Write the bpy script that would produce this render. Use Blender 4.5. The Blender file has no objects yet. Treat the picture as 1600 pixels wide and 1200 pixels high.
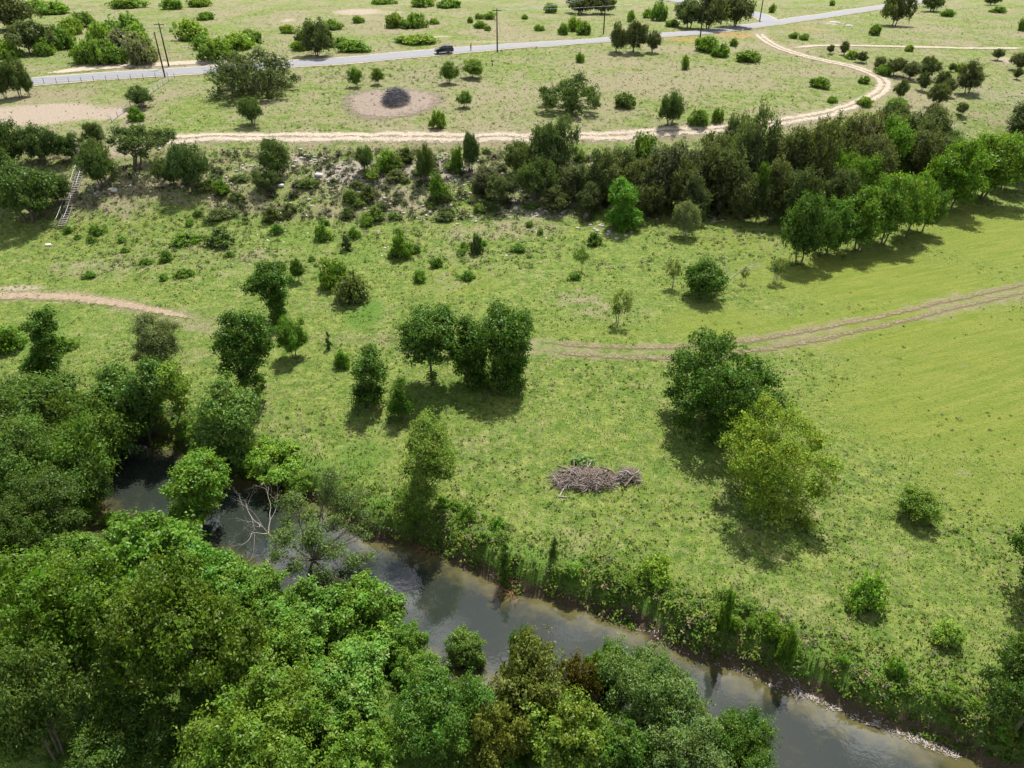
import bpy, math
import numpy as np
from mathutils import Vector

# ------------------------------------------------------------------ camera, sky, sun, exposure
SC = bpy.context.scene
COL = SC.collection
FPX, PITCH, CAMH = 1121.0, math.radians(32.5), 40.0       # focal length in photo pixels, tilt below horizon, height over the meadow
cam = bpy.data.cameras.new("camera")
cam_o = bpy.data.objects.new("camera", cam); COL.objects.link(cam_o)
cam_o.location = (0, 0, CAMH); cam_o.rotation_euler = (math.pi/2 - PITCH, 0, 0)
cam.sensor_fit = 'HORIZONTAL'; cam.angle = 2*math.atan(800/FPX)
cam.clip_start = 0.5; cam.clip_end = 9000
SC.camera = cam_o
SC.view_settings.view_transform = 'Standard'; SC.view_settings.look = 'None'
SC.view_settings.exposure = 0.95; SC.view_settings.gamma = 1.0
SC.render.resolution_x, SC.render.resolution_y = 1024, 768
SC.cycles.max_bounces = 6; SC.cycles.diffuse_bounces = 3; SC.cycles.transmission_bounces = 3
SC.cycles.transparent_max_bounces = 6; SC.cycles.use_denoising = True

SUN_AZ, SUN_EL = math.radians(17), math.radians(60)       # azimuth from +Y towards +X
sdir = Vector((math.sin(SUN_AZ)*math.cos(SUN_EL), math.cos(SUN_AZ)*math.cos(SUN_EL), math.sin(SUN_EL)))
world = bpy.data.worlds.new("World"); SC.world = world; world.use_nodes = True
wt = world.node_tree; wn = wt.nodes; wl = wt.links
for n in list(wn): wn.remove(n)
wo = wn.new('ShaderNodeOutputWorld'); bg = wn.new('ShaderNodeBackground'); sky = wn.new('ShaderNodeTexSky')
sky.sky_type = 'NISHITA'; sky.sun_disc = False; sky.sun_elevation = SUN_EL; sky.sun_rotation = SUN_AZ
# broken cloud over the whole sky, mirrored by the creek
tc = wn.new('ShaderNodeTexCoord'); sx = wn.new('ShaderNodeSeparateXYZ'); cb = wn.new('ShaderNodeCombineXYZ')
mx = wn.new('ShaderNodeMath'); mx.operation = 'MAXIMUM'; mx.inputs[1].default_value = 0.08
d1 = wn.new('ShaderNodeMath'); d1.operation = 'DIVIDE'; d2 = wn.new('ShaderNodeMath'); d2.operation = 'DIVIDE'
wl.new(tc.outputs['Generated'], sx.inputs[0]); wl.new(sx.outputs['Z'], mx.inputs[0])
wl.new(sx.outputs['X'], d1.inputs[0]); wl.new(mx.outputs[0], d1.inputs[1])
wl.new(sx.outputs['Y'], d2.inputs[0]); wl.new(mx.outputs[0], d2.inputs[1])
wl.new(d1.outputs[0], cb.inputs[0]); wl.new(d2.outputs[0], cb.inputs[1])
cn = wn.new('ShaderNodeTexNoise'); cn.inputs['Scale'].default_value = 6.5; cn.inputs['Detail'].default_value = 6; cn.inputs['Roughness'].default_value = .58
wl.new(cb.outputs[0], cn.inputs['Vector'])
cr = wn.new('ShaderNodeValToRGB'); cr.color_ramp.elements[0].position = .49; cr.color_ramp.elements[1].position = .62
wl.new(cn.outputs['Fac'], cr.inputs[0])
cm = wn.new('ShaderNodeMix'); cm.data_type = 'RGBA'; cm.inputs['B'].default_value = (27, 27.2, 28, 1)
wl.new(cr.outputs[0], cm.inputs['Factor']); wl.new(sky.outputs[0], cm.inputs['A'])
wl.new(cm.outputs['Result'], bg.inputs['Color']); bg.inputs['Strength'].default_value = 0.052
wl.new(bg.outputs[0], wo.inputs[0])
sun = bpy.data.lights.new("sun", 'SUN'); sun.energy = 5.0; sun.angle = math.radians(.53); sun.color = (1, .955, .88)
sun_o = bpy.data.objects.new("sun", sun); COL.objects.link(sun_o)
sun_o.rotation_euler = sdir.to_track_quat('Z', 'Y').to_euler(); sun_o.location = (0, 0, 120)

# ------------------------------------------------------------------ helpers
RNG = np.random.default_rng(7)
CP, SP = math.cos(PITCH), math.sin(PITCH)

def smooth(a, b, x):
    t = np.clip((x-a)/(b-a), 0, 1); return t*t*(3-2*t)

def ray(u, v):
    a, b = (u-800)/FPX, (600-v)/FPX
    return np.array([a, CP + b*SP, -SP + b*CP])

def at_z(u, v, z):
    d = ray(u, v); t = (z-CAMH)/d[2]; return np.array([0, 0, CAMH]) + d*t

def at_y(u, v, y):
    d = ray(u, v); return np.array([0, 0, CAMH]) + d*(y/d[1])

def depth_of(p): return p[1]*CP + (CAMH-p[2])*SP

WATER_Z = -2.2
FAR_W = [(-60,650),(60,668),(150,676),(215,688),(275,706),(330,736),(395,750),(480,788),(560,832),(620,845),(680,858),(740,888),(800,922),(880,938),(960,968),
         (1040,1000),(1120,1032),(1200,1062),(1300,1102),(1400,1142),(1500,1182),(1620,1230),(1760,1290)]
NEAR_W = [(-60,700),(40,725),(100,760),(165,800),(230,830),(300,850),(360,880),(430,915),(490,960),(540,985),(590,1010),(640,1035),(690,1060),(780,1090),(870,1120),
          (950,1150),(1030,1185),(1100,1220),(1180,1260),(1270,1310),(1360,1360),(1480,1420),(1620,1500)]
Fw = np.array([at_z(u, v, WATER_Z)[:2] for u, v in FAR_W]); Nw = np.array([at_z(u, v, WATER_Z)[:2] for u, v in NEAR_W])
CRK = (Fw+Nw)/2; CHW = np.linalg.norm(Fw-Nw, axis=1)/2*.93

def seg_dist(x, y, P, W=None):
    """distance to polyline P; also signed side (+ = left of travel) and interpolated W"""
    x = np.asarray(x, float); y = np.asarray(y, float)
    best = np.full(x.shape, 1e9); side = np.zeros(x.shape); w = np.zeros(x.shape)
    for i in range(len(P)-1):
        a, b = P[i], P[i+1]; ab = b-a; L2 = ab@ab
        t = np.clip(((x-a[0])*ab[0]+(y-a[1])*ab[1])/L2, 0, 1)
        dx, dy = x-(a[0]+t*ab[0]), y-(a[1]+t*ab[1]); d = np.hypot(dx, dy); m = d < best
        best = np.where(m, d, best); side = np.where(m, ab[0]*dy-ab[1]*dx, side)
        if W is not None: w = np.where(m, W[i]*(1-t)+W[i+1]*t, w)
    return best, side, w

def hash2(ix, iy, s):
    n = (ix.astype(np.int64)*374761393 + iy.astype(np.int64)*668265263 + s*1442695041) & 0x7fffffff
    n = ((n ^ (n >> 13))*1274126177) & 0x7fffffff
    return ((n ^ (n >> 16)) & 0xffff)/65535.0

def vnoise(x, y, s=0):
    x = np.asarray(x, float); y = np.asarray(y, float)
    ix, iy = np.floor(x), np.floor(y); fx, fy = x-ix, y-iy
    fx = fx*fx*(3-2*fx); fy = fy*fy*(3-2*fy)
    a, b, c, d = hash2(ix, iy, s), hash2(ix+1, iy, s), hash2(ix, iy+1, s), hash2(ix+1, iy+1, s)
    return (a*(1-fx)+b*fx)*(1-fy)+(c*(1-fx)+d*fx)*fy

def fbm(x, y, s=0, o=4):
    r, a, t = 0, 1, 0
    for k in range(o):
        r = r+a*vnoise(np.asarray(x)*2**k, np.asarray(y)*2**k, s+k*17); t += a; a *= .5
    return r/t

YBX = [-400, -120, -70, -30, 10, 40, 93, 140, 200, 400]
YBY = [100, 104, 107, 112, 116, 121, 137, 152, 170, 230]
RS = [-60, -4, 0, 12, 25, 31, 60, 100, 200, 420, 4500]
RZ = [0, 0, .5, 3.6, 6.9, 7.3, 9.4, 12, 12.6, 13.2, 14]

def slope_s(x, y): return np.asarray(y)-np.interp(x, YBX, YBY)

def rise(s):
    k = np.linspace(-1, 1, 9); w = 3+np.clip(s, 0, 300)*.05
    return sum(np.interp(s+kk*w, RS, RZ) for kk in k)/9

def height(x, y):
    x = np.asarray(x, float); y = np.asarray(y, float)
    s = slope_s(x, y)
    z = rise(s)
    z = z + (fbm(x*.05, y*.05, 3)-.5)*.7*smooth(0, 30, np.abs(s)+6)
    z = z + (fbm(x*.3, y*.3, 9, 3)-.5)*.22*smooth(-10, 6, s)*smooth(40, 20, s)*4
    if np.min(y) > 82: return z
    d, side, w = seg_dist(x, y, CRK, CHW)
    wob = (fbm(x*.35, y*.35, 5, 3)-.5)*1.5
    d = d+wob
    far = side > 0
    run = np.where(far, 1.5, 4.5)
    bank = np.where(d < w-2, -3.1, np.where(d < w, -3.1+.9*(d-w+2)/2, -2.2 + 2.2*smooth(0, 1, (d-w)/run)))
    k = smooth(0, 1, (d-w)/run)
    return np.where(d < w+run, np.where(d < w, bank, bank+(z*k)), z)

def G(u, v):
    """point of the ground seen along the ray through photo pixel (u, v)"""
    d = ray(u, v)
    dz = min(d[2], -.012); a, b = (CAMH-15)/-dz, (CAMH+3.6)/-dz
    for _ in range(2):
        t = np.linspace(a, b, 48); below = CAMH+d[2]*t < height(d[0]*t, d[1]*t); i = int(np.argmax(below)) if below.any() else 47
        a, b = t[max(i-1, 0)], t[i]
    p = d*b; return np.array([p[0], p[1], float(height(p[0], p[1]))])

def Gv(U, V):
    """G for whole arrays, by repeated projection on to the ground's height"""
    a, b_ = (U-800)/FPX, (600-V)/FPX; dy, dz = CP+b_*SP, -SP+b_*CP; z = np.full(len(U), 5.)
    for _ in range(14): t = (z-CAMH)/dz; z = z*.4+.6*height(a*t, dy*t)
    t = (z-CAMH)/dz; return np.stack([a*t, dy*t], -1)

def z_for(p, v):
    """height at which the vertical through p crosses photo row v"""
    k = (600-v)/FPX; return CAMH + p[1]*(k*CP-SP)/(CP+k*SP)

def mesh_np(name, V, F, mat=None, smooth_shade=False):
    V = np.asarray(V, np.float32); me = bpy.data.meshes.new(name)
    F = F if isinstance(F, list) else [F]
    F = [np.asarray(f, np.int32) for f in F if len(f)]
    nl = sum(f.size for f in F); nf = sum(len(f) for f in F)
    me.vertices.add(len(V)); me.vertices.foreach_set('co', V.ravel())
    me.loops.add(nl); me.polygons.add(nf)
    me.loops.foreach_set('vertex_index', np.concatenate([f.ravel() for f in F]))
    cnt = np.concatenate([np.full(len(f), f.shape[1], np.int32) for f in F])
    me.polygons.foreach_set('loop_start', np.concatenate([[0], np.cumsum(cnt)[:-1]]).astype(np.int32))
    if smooth_shade: me.polygons.foreach_set('use_smooth', np.ones(nf, bool))
    me.update(calc_edges=True)
    if mat is not None: me.materials.append(mat)
    return me

def attr(me, name, A):
    a = me.attributes.new(name, 'FLOAT_COLOR', 'POINT')
    c = np.ones((len(me.vertices), 4), np.float32); c[:, :A.shape[1]] = A
    a.data.foreach_set('color', c.ravel())

def link(name, data, parent=None, loc=None):
    o = bpy.data.objects.new(name, data); COL.objects.link(o)
    if parent is not None: o.parent = parent
    if loc is not None: o.location = loc
    return o

def tag(o, label=None, cat=None, group=None, kind=None):
    for k, v in (('label', label), ('category', cat), ('group', group), ('kind', kind)):
        if v: o[k] = v
    return o

class MB:
    """collects shapes, then links them as one mesh"""
    def __init__(s): s.V = []; s.Q = []; s.T = []; s.n = 0
    def add(s, V, Q=None, T=None):
        V = np.asarray(V, float)
        if Q is not None and len(Q): s.Q.append(np.asarray(Q)+s.n)
        if T is not None and len(T): s.T.append(np.asarray(T)+s.n)
        s.V.append(V); s.n += len(V)
    def tube(s, P, R, k=6, cap=True):
        P = np.asarray(P, float); R = np.broadcast_to(np.asarray(R, float), (len(P),))
        T = np.gradient(P, axis=0); T /= np.linalg.norm(T, axis=1)[:, None]+1e-9
        up = np.array([0, 0, 1.]) if abs(T[0][2]) < .9 else np.array([1., 0, 0])
        A = np.cross(T, up); A /= np.linalg.norm(A, axis=1)[:, None]+1e-9; B = np.cross(T, A)
        an = np.arange(k)*2*math.pi/k
        ring = P[:, None, :]+R[:, None, None]*(np.cos(an)[None, :, None]*A[:, None, :]+np.sin(an)[None, :, None]*B[:, None, :])
        V = ring.reshape(-1, 3); i = np.arange(len(P)-1)[:, None]*k; j = np.arange(k)[None, :]; j2 = (j+1) % k
        Q = np.stack([i+j, i+j2, i+k+j2, i+k+j], -1).reshape(-1, 4)
        Tt = []
        if cap:
            n = len(V); V = np.vstack([V, P[0], P[-1]])
            for a in range(k):
                b = (a+1) % k; Tt += [(n, b, a), (n+1, (len(P)-1)*k+a, (len(P)-1)*k+b)]
        s.add(V, Q, Tt)
    def box(s, c, d, ax=None):
        c = np.asarray(c, float); d = np.asarray(d, float)/2
        S = np.array([(x, y, z) for x in (-1, 1) for y in (-1, 1) for z in (-1, 1)], float)*d
        if ax is not None: S = S@np.asarray(ax, float)
        s.add(S+c, [(0, 1, 3, 2), (4, 6, 7, 5), (0, 4, 5, 1), (2, 3, 7, 6), (0, 2, 6, 4), (1, 5, 7, 3)])
    def mesh(s, name, mat, sm=False):
        F = ([np.concatenate(s.Q)] if s.Q else [])+([np.concatenate(s.T)] if s.T else [])
        return mesh_np(name, np.concatenate(s.V), F, mat, sm)
    def build(s, name, mat, parent=None, sm=False, loc=None): return link(name, s.mesh(name, mat, sm), parent, loc)

# ------------------------------------------------------------------ materials
def new_mat(name):
    m = bpy.data.materials.new(name); m.use_nodes = True; t = m.node_tree
    for n in list(t.nodes): t.nodes.remove(n)
    return m, t.nodes, t.links

def N(nodes, typ, **kw):
    n = nodes.new(typ)
    for k, v in kw.items(): setattr(n, k, v)
    return n

def mixc(nd, lk, fac, a, b, mode='MIX'):
    m = nd.new('ShaderNodeMix'); m.data_type = 'RGBA'; m.blend_type = mode; m.clamp_factor = True
    for s, v in (('Factor', fac), ('A', a), ('B', b)):
        if hasattr(v, 'is_output'): lk.new(v, m.inputs[s])
        elif s == 'Factor': m.inputs[s].default_value = v
        else: m.inputs[s].default_value = (*v, 1)
    return m.outputs['Result']

def mth(nd, lk, op, a, b=None, clamp=False):
    m = nd.new('ShaderNodeMath'); m.operation = op; m.use_clamp = clamp
    for i, v in enumerate((a, b)):
        if v is None: continue
        if hasattr(v, 'is_output'): lk.new(v, m.inputs[i])
        else: m.inputs[i].default_value = v
    return m.outputs[0]

def ramp(nd, lk, src, a, b):
    m = nd.new('ShaderNodeMapRange'); m.interpolation_type = 'SMOOTHSTEP'
    lk.new(src, m.inputs['Value']); m.inputs['From Min'].default_value = a; m.inputs['From Max'].default_value = b
    return m.outputs['Result']

def noise(nd, lk, vec, scale, detail=3, rough=.55):
    n = nd.new('ShaderNodeTexNoise'); n.inputs['Scale'].default_value = scale; n.inputs['Detail'].default_value = detail
    n.inputs['Roughness'].default_value = rough; lk.new(vec, n.inputs['Vector']); return n.outputs['Fac']

def leaf_mat(name, transl=.42, gloss=.05):
    m, nd, lk = new_mat(name)
    oi = nd.new('ShaderNodeObjectInfo'); ge = nd.new('ShaderNodeNewGeometry')
    v = mth(nd, lk, 'MULTIPLY_ADD', ge.outputs['Random Per Island'], .75); nd[-1].inputs[2].default_value = .62
    nz = noise(nd, lk, ge.outputs['Position'], .55, 2)
    v2 = mth(nd, lk, 'MULTIPLY_ADD', nz, .8); nd[-1].inputs[2].default_value = .6
    vv = mth(nd, lk, 'MULTIPLY', v, v2)
    hs = nd.new('ShaderNodeHueSaturation')
    hu = mth(nd, lk, 'MULTIPLY_ADD', noise(nd, lk, ge.outputs['Position'], .9, 3), .10); nd[-1].inputs[2].default_value = .45
    lk.new(hu, hs.inputs['Hue']); lk.new(vv, hs.inputs['Value']); lk.new(oi.outputs['Color'], hs.inputs['Color'])
    df = nd.new('ShaderNodeBsdfDiffuse'); tr = nd.new('ShaderNodeBsdfTranslucent'); gl = nd.new('ShaderNodeBsdfGlossy')
    gl.inputs['Roughness'].default_value = .45
    tcx = mixc(nd, lk, 1.0, hs.outputs[0], (1.2, 1.22, .5), 'MULTIPLY')
    lk.new(hs.outputs[0], df.inputs[0]); lk.new(tcx, tr.inputs[0])
    a = nd.new('ShaderNodeMixShader'); a.inputs[0].default_value = transl; lk.new(df.outputs[0], a.inputs[1]); lk.new(tr.outputs[0], a.inputs[2])
    b = nd.new('ShaderNodeMixShader'); b.inputs[0].default_value = gloss; lk.new(a.outputs[0], b.inputs[1]); lk.new(gl.outputs[0], b.inputs[2])
    o = nd.new('ShaderNodeOutputMaterial'); lk.new(b.outputs[0], o.inputs[0]); return m

def plain(name, col, rough=.8, var=.35, scale=3., metal=0., spec=.3):
    m, nd, lk = new_mat(name)
    ge = nd.new('ShaderNodeNewGeometry'); p = nd.new('ShaderNodeBsdfPrincipled')
    nz = noise(nd, lk, ge.outputs['Position'], scale, 4, .6)
    c = mixc(nd, lk, nz, tuple(x*(1-var) for x in col), tuple(min(x*(1+var), 1) for x in col))
    lk.new(c, p.inputs['Base Color']); p.inputs['Roughness'].default_value = rough; p.inputs['Metallic'].default_value = metal
    p.inputs['Specular IOR Level'].default_value = spec
    o = nd.new('ShaderNodeOutputMaterial'); lk.new(p.outputs[0], o.inputs[0]); return m

def grass_mat():
    m, nd, lk = new_mat('grass_blades')
    at = N(nd, 'ShaderNodeAttribute', attribute_name='tint'); ge = nd.new('ShaderNodeNewGeometry')
    v = mth(nd, lk, 'MULTIPLY_ADD', ge.outputs['Random Per Island'], .6); nd[-1].inputs[2].default_value = .7
    hs = nd.new('ShaderNodeHueSaturation'); lk.new(v, hs.inputs['Value']); lk.new(at.outputs['Color'], hs.inputs['Color'])
    df = nd.new('ShaderNodeBsdfDiffuse'); tr = nd.new('ShaderNodeBsdfTranslucent')
    lk.new(hs.outputs[0], df.inputs[0]); lk.new(mixc(nd, lk, 1.0, hs.outputs[0], (1.15, 1.1, .8), 'MULTIPLY'), tr.inputs[0])
    vm = nd.new('ShaderNodeVectorMath'); vm.operation = 'MULTIPLY_ADD'; lk.new(ge.outputs['Normal'], vm.inputs[0]); vm.inputs[1].default_value = (.45, .45, .45); vm.inputs[2].default_value = (0, 0, 1)
    vn = nd.new('ShaderNodeVectorMath'); vn.operation = 'NORMALIZE'; lk.new(vm.outputs[0], vn.inputs[0]); lk.new(vn.outputs[0], df.inputs['Normal']); lk.new(vn.outputs[0], tr.inputs['Normal'])
    a = nd.new('ShaderNodeMixShader'); a.inputs[0].default_value = .5; lk.new(df.outputs[0], a.inputs[1]); lk.new(tr.outputs[0], a.inputs[2])
    o = nd.new('ShaderNodeOutputMaterial'); lk.new(a.outputs[0], o.inputs[0]); return m

GREEN_A, GREEN_B = (.074, .135, .018), (.150, .194, .038)
def ground_mat():
    m, nd, lk = new_mat('ground')
    ge = nd.new('ShaderNodeNewGeometry'); P = ge.outputs['Position']
    A = N(nd, 'ShaderNodeAttribute', attribute_name='zone_a'); B = N(nd, 'ShaderNodeAttribute', attribute_name='zone_b')
    sa = nd.new('ShaderNodeSeparateColor'); sb = nd.new('ShaderNodeSeparateColor'); lk.new(A.outputs['Color'], sa.inputs[0]); lk.new(B.outputs['Color'], sb.inputs[0])
    dry, bare, rock = sa.outputs; lush, mow, rust = sb.outputs
    n1 = noise(nd, lk, P, .07, 4); n2 = noise(nd, lk, P, .5, 5, .65); n3 = noise(nd, lk, P, 2.6, 5, .7); n4 = noise(nd, lk, P, 9, 3, .7)
    c = mixc(nd, lk, ramp(nd, lk, n2, .3, .7), GREEN_A, GREEN_B)
    c = mixc(nd, lk, mth(nd, lk, 'MULTIPLY', ramp(nd, lk, n3, .46, .68), .55), c, (.25, .225, .12))           # dead thatch between the blades
    c = mixc(nd, lk, mth(nd, lk, 'MULTIPLY', ramp(nd, lk, n1, .45, .65), .35), c, (.10, .165, .03))
    pt = mth(nd, lk, 'ADD', n1, mth(nd, lk, 'MULTIPLY', mth(nd, lk, 'SUBTRACT', n2, .5), .8))
    c = mixc(nd, lk, mth(nd, lk, 'MULTIPLY', ramp(nd, lk, pt, .52, .72), .4), c, (.215, .20, .10))      # straw-coloured patches
    # mown field: yellow-green with swaths
    vr = nd.new('ShaderNodeVectorRotate'); vr.rotation_type = 'Z_AXIS'; vr.inputs['Angle'].default_value = math.radians(-21); lk.new(P, vr.inputs['Vector'])
    mp = nd.new('ShaderNodeMapping'); mp.inputs['Scale'].default_value = (.07, .8, 1); lk.new(vr.outputs[0], mp.inputs[0])
    sw = noise(nd, lk, mp.outputs[0], 1.9, 5, .7)
    cm_ = mixc(nd, lk, ramp(nd, lk, sw, .3, .7), (.116, .162, .023), (.182, .200, .040))
    cm_ = mixc(nd, lk, mth(nd, lk, 'MULTIPLY', ramp(nd, lk, n3, .4, .75), .35), cm_, (.10, .145, .022))
    n25 = noise(nd, lk, P, 1.25, 4, .7)
    c = mixc(nd, lk, ramp(nd, lk, n25, .30, .70), mixc(nd, lk, 1.0, c, (.72, .76, .75), 'MULTIPLY'), mixc(nd, lk, 1.0, c, (1.28, 1.22, 1.25), 'MULTIPLY'))   # thin and thick sward
    c = mixc(nd, lk, mow, c, cm_)
    lf = mth(nd, lk, 'ADD', lush, mth(nd, lk, 'MULTIPLY', mth(nd, lk, 'SUBTRACT', n2, .5), 1.2))
    c = mixc(nd, lk, mth(nd, lk, 'MULTIPLY', ramp(nd, lk, lf, .35, .75), .8), c, (.075, .15, .022))
    df_ = mth(nd, lk, 'ADD', mth(nd, lk, 'ADD', dry, mth(nd, lk, 'MULTIPLY', mth(nd, lk, 'SUBTRACT', n2, .5), 1.5)), mth(nd, lk, 'MULTIPLY', mth(nd, lk, 'SUBTRACT', n1, .5), 1.4))
    dc = mixc(nd, lk, n3, (.155, .138, .08), (.275, .235, .155))
    c = mixc(nd, lk, mth(nd, lk, 'MULTIPLY', ramp(nd, lk, df_, .25, .85), .85), c, dc)
    rf = mth(nd, lk, 'ADD', rust, mth(nd, lk, 'MULTIPLY', mth(nd, lk, 'SUBTRACT', n2, .5), .8))
    c = mixc(nd, lk, mth(nd, lk, 'MULTIPLY', ramp(nd, lk, rf, .4, .9), .6), c, (.30, .17, .06))
    rk = mth(nd, lk, 'ADD', rock, mth(nd, lk, 'MULTIPLY', mth(nd, lk, 'SUBTRACT', n3, .5), 1.6))
    rc = mixc(nd, lk, n4, (.15, .125, .10), (.44, .38, .33))
    c = mixc(nd, lk, ramp(nd, lk, rk, .45, .75), c, rc)
    bf = mth(nd, lk, 'ADD', bare, mth(nd, lk, 'MULTIPLY', mth(nd, lk, 'SUBTRACT', n3, .5), .9))
    bc = mixc(nd, lk, n3, (.22, .175, .13), (.37, .31, .245))
    c = mixc(nd, lk, ramp(nd, lk, bf, .4, .75), c, bc)
    sz = nd.new('ShaderNodeSeparateXYZ'); lk.new(P, sz.inputs[0])
    zz = mth(nd, lk, 'ADD', sz.outputs['Z'], mth(nd, lk, 'MULTIPLY', mth(nd, lk, 'SUBTRACT', n3, .5), 1.0))
    c = mixc(nd, lk, ramp(nd, lk, zz, -1.0, -1.7), c, (.085, .065, .04))                                        # bare wet earth of the creek bank
    p = nd.new('ShaderNodeBsdfPrincipled'); lk.new(c, p.inputs['Base Color']); p.inputs['Roughness'].default_value = .95; p.inputs['Specular IOR Level'].default_value = .1
    bh = mth(nd, lk, 'ADD', n3, mth(nd, lk, 'MULTIPLY', n4, .5))
    bu = nd.new('ShaderNodeBump'); bu.inputs['Strength'].default_value = 1.0; bu.inputs['Distance'].default_value = .3; lk.new(bh, bu.inputs['Height']); lk.new(bu.outputs[0], p.inputs['Normal'])
    o = nd.new('ShaderNodeOutputMaterial'); lk.new(p.outputs[0], o.inputs[0]); return m

def track_mat(name, ca, cb_, edge=.35):
    """bare earth with ragged grassy edges: attribute 'across' r = closeness to the wheel line"""
    m, nd, lk = new_mat(name)
    ge = nd.new('ShaderNodeNewGeometry'); P = ge.outputs['Position']
    A = N(nd, 'ShaderNodeAttribute', attribute_name='across'); s = nd.new('ShaderNodeSeparateColor'); lk.new(A.outputs['Color'], s.inputs[0])
    n2 = noise(nd, lk, P, .8, 4, .65); n3 = noise(nd, lk, P, 3.5, 5, .7)
    c = mixc(nd, lk, ramp(nd, lk, n3, .3, .7), ca, cb_)
    f = mth(nd, lk, 'ADD', s.outputs[0], mth(nd, lk, 'ADD', mth(nd, lk, 'MULTIPLY', mth(nd, lk, 'SUBTRACT', n2, .5), .8), mth(nd, lk, 'MULTIPLY', mth(nd, lk, 'SUBTRACT', n3, .5), .7)))
    al = ramp(nd, lk, f, edge, edge+.42)
    p = nd.new('ShaderNodeBsdfPrincipled'); lk.new(c, p.inputs['Base Color']); p.inputs['Roughness'].default_value = .95; p.inputs['Specular IOR Level'].default_value = .1
    bu = nd.new('ShaderNodeBump'); bu.inputs['Strength'].default_value = .5; bu.inputs['Distance'].default_value = .1; lk.new(n3, bu.inputs['Height']); lk.new(bu.outputs[0], p.inputs['Normal'])
    lk.new(al, p.inputs['Alpha'])
    o = nd.new('ShaderNodeOutputMaterial'); lk.new(p.outputs[0], o.inputs[0]); return m

def water_mat():
    m, nd, lk = new_mat('creek_water')
    ge = nd.new('ShaderNodeNewGeometry'); P = ge.outputs['Position']
    n1 = noise(nd, lk, P, .22, 4, .6); n2 = noise(nd, lk, P, 1.3, 4, .6)
    A = N(nd, 'ShaderNodeAttribute', attribute_name='shoal'); s = nd.new('ShaderNodeSeparateColor'); lk.new(A.outputs['Color'], s.inputs[0])
    f = mth(nd, lk, 'ADD', mth(nd, lk, 'MULTIPLY', s.outputs[0], .9), mth(nd, lk, 'MULTIPLY', mth(nd, lk, 'SUBTRACT', n1, .45), 1.4))
    f = mth(nd, lk, 'ADD', f, mth(nd, lk, 'MULTIPLY', mth(nd, lk, 'SUBTRACT', n2, .5), 1.1))
    c = mixc(nd, lk, ramp(nd, lk, f, .15, 1.15), (.019, .024, .019), (.074, .066, .026))
    p = nd.new('ShaderNodeBsdfPrincipled'); lk.new(c, p.inputs['Base Color']); p.inputs['Roughness'].default_value = .03; p.inputs['IOR'].default_value = 1.43
    p.inputs['Specular IOR Level'].default_value = .95
    mp = nd.new('ShaderNodeMapping'); mp.inputs['Scale'].default_value = (1, 1, 1); lk.new(P, mp.inputs[0])
    w = noise(nd, lk, mp.outputs[0], 1.6, 3, .6); bu = nd.new('ShaderNodeBump'); bu.inputs['Strength'].default_value = .09; bu.inputs['Distance'].default_value = .05
    lk.new(w, bu.inputs['Height']); lk.new(bu.outputs[0], p.inputs['Normal'])
    o = nd.new('ShaderNodeOutputMaterial'); lk.new(p.outputs[0], o.inputs[0]); return m

M = {}
M['ground'] = ground_mat(); M['grass'] = grass_mat(); M['water'] = water_mat()
M['leaf'] = leaf_mat('leaves', .38, .012); M['needle'] = leaf_mat('juniper_needles', .35, .005); M['feather'] = leaf_mat('feathery_leaves', .38, .006)
M['bark'] = plain('oak_bark', (.11, .09, .07), .95, .5, 4); M['pale_bark'] = plain('pale_bark', (.26, .24, .21), .95, .4, 4)
M['dead_wood'] = plain('weathered_dead_wood', (.27, .245, .225), .9, .35, 3); M['dark_wood'] = plain('dark_branch_wood', (.17, .13, .105), .95, .5, 3)
M['grey_wood'] = plain('greying_cut_wood', (.26, .235, .215), .95, .4, 3)
M['char'] = plain('charred_brush', (.055, .055, .07), .95, .5, 2); M['ash_wood'] = plain('grey_burnt_branch', (.16, .155, .17), .95, .4, 3)
M['pole'] = plain('creosoted_pole', (.035, .028, .024), .9, .3, 2); M['steel'] = plain('galvanised_steel', (.30, .31, .32), .5, .2, 3, .6)
M['fence_grey'] = plain('weathered_fence', (.30, .28, .26), .9, .3, 4); M['stair_wood'] = plain('grey_stair_timber', (.18, .165, .15), .85, .3, 4)
M['stone'] = plain('limestone', (.30, .265, .235), .9, .35, 2.5); M['pale_stone'] = plain('white_limestone', (.46, .43, .39), .9, .2, 2.5)
M['litter'] = plain('bleached_flood_litter', (.36, .32, .30), .9, .4, 6)
M['asphalt'] = plain('worn_asphalt', (.17, .173, .184), .85, .12, .8); M['gravel'] = plain('pale_shoulder_gravel', (.52, .47, .39), .95, .3, 3)
M['track'] = track_mat('pale_track_earth', (.24, .20, .15), (.39, .335, .265), .36); M['rut'] = track_mat('meadow_rut_earth', (.105, .085, .048), (.19, .158, .096), .42); M['path'] = track_mat('pink_path_earth', (.17, .132, .09), (.26, .205, .145), .42)
M['ash_soil'] = track_mat('scorched_soil', (.14, .11, .088), (.24, .195, .158), .26)
M['paint'] = plain('dark_car_paint', (.012, .014, .018), .25, .1, 1, .2, .6); M['glass'] = plain('tinted_glass', (.02, .025, .03), .05, .1, 1, 0, .8)
M['tyre'] = plain('tyre_rubber', (.02, .02, .02), .9, .2, 5); M['rim'] = plain('alloy_rim', (.45, .45, .46), .35, .1, 3, .8); M['lamp'] = plain('clear_lamp_lens', (.7, .7, .7), .1, .05, 3); M['tail'] = plain('red_lamp_lens', (.35, .02, .02), .2, .1, 3)
M['rust_twig'] = plain('rusty_dead_twigs', (.24, .13, .06), .95, .4, 4)
M['white'] = plain('white_paint', (.78, .78, .76), .6, .05, 3)
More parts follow.
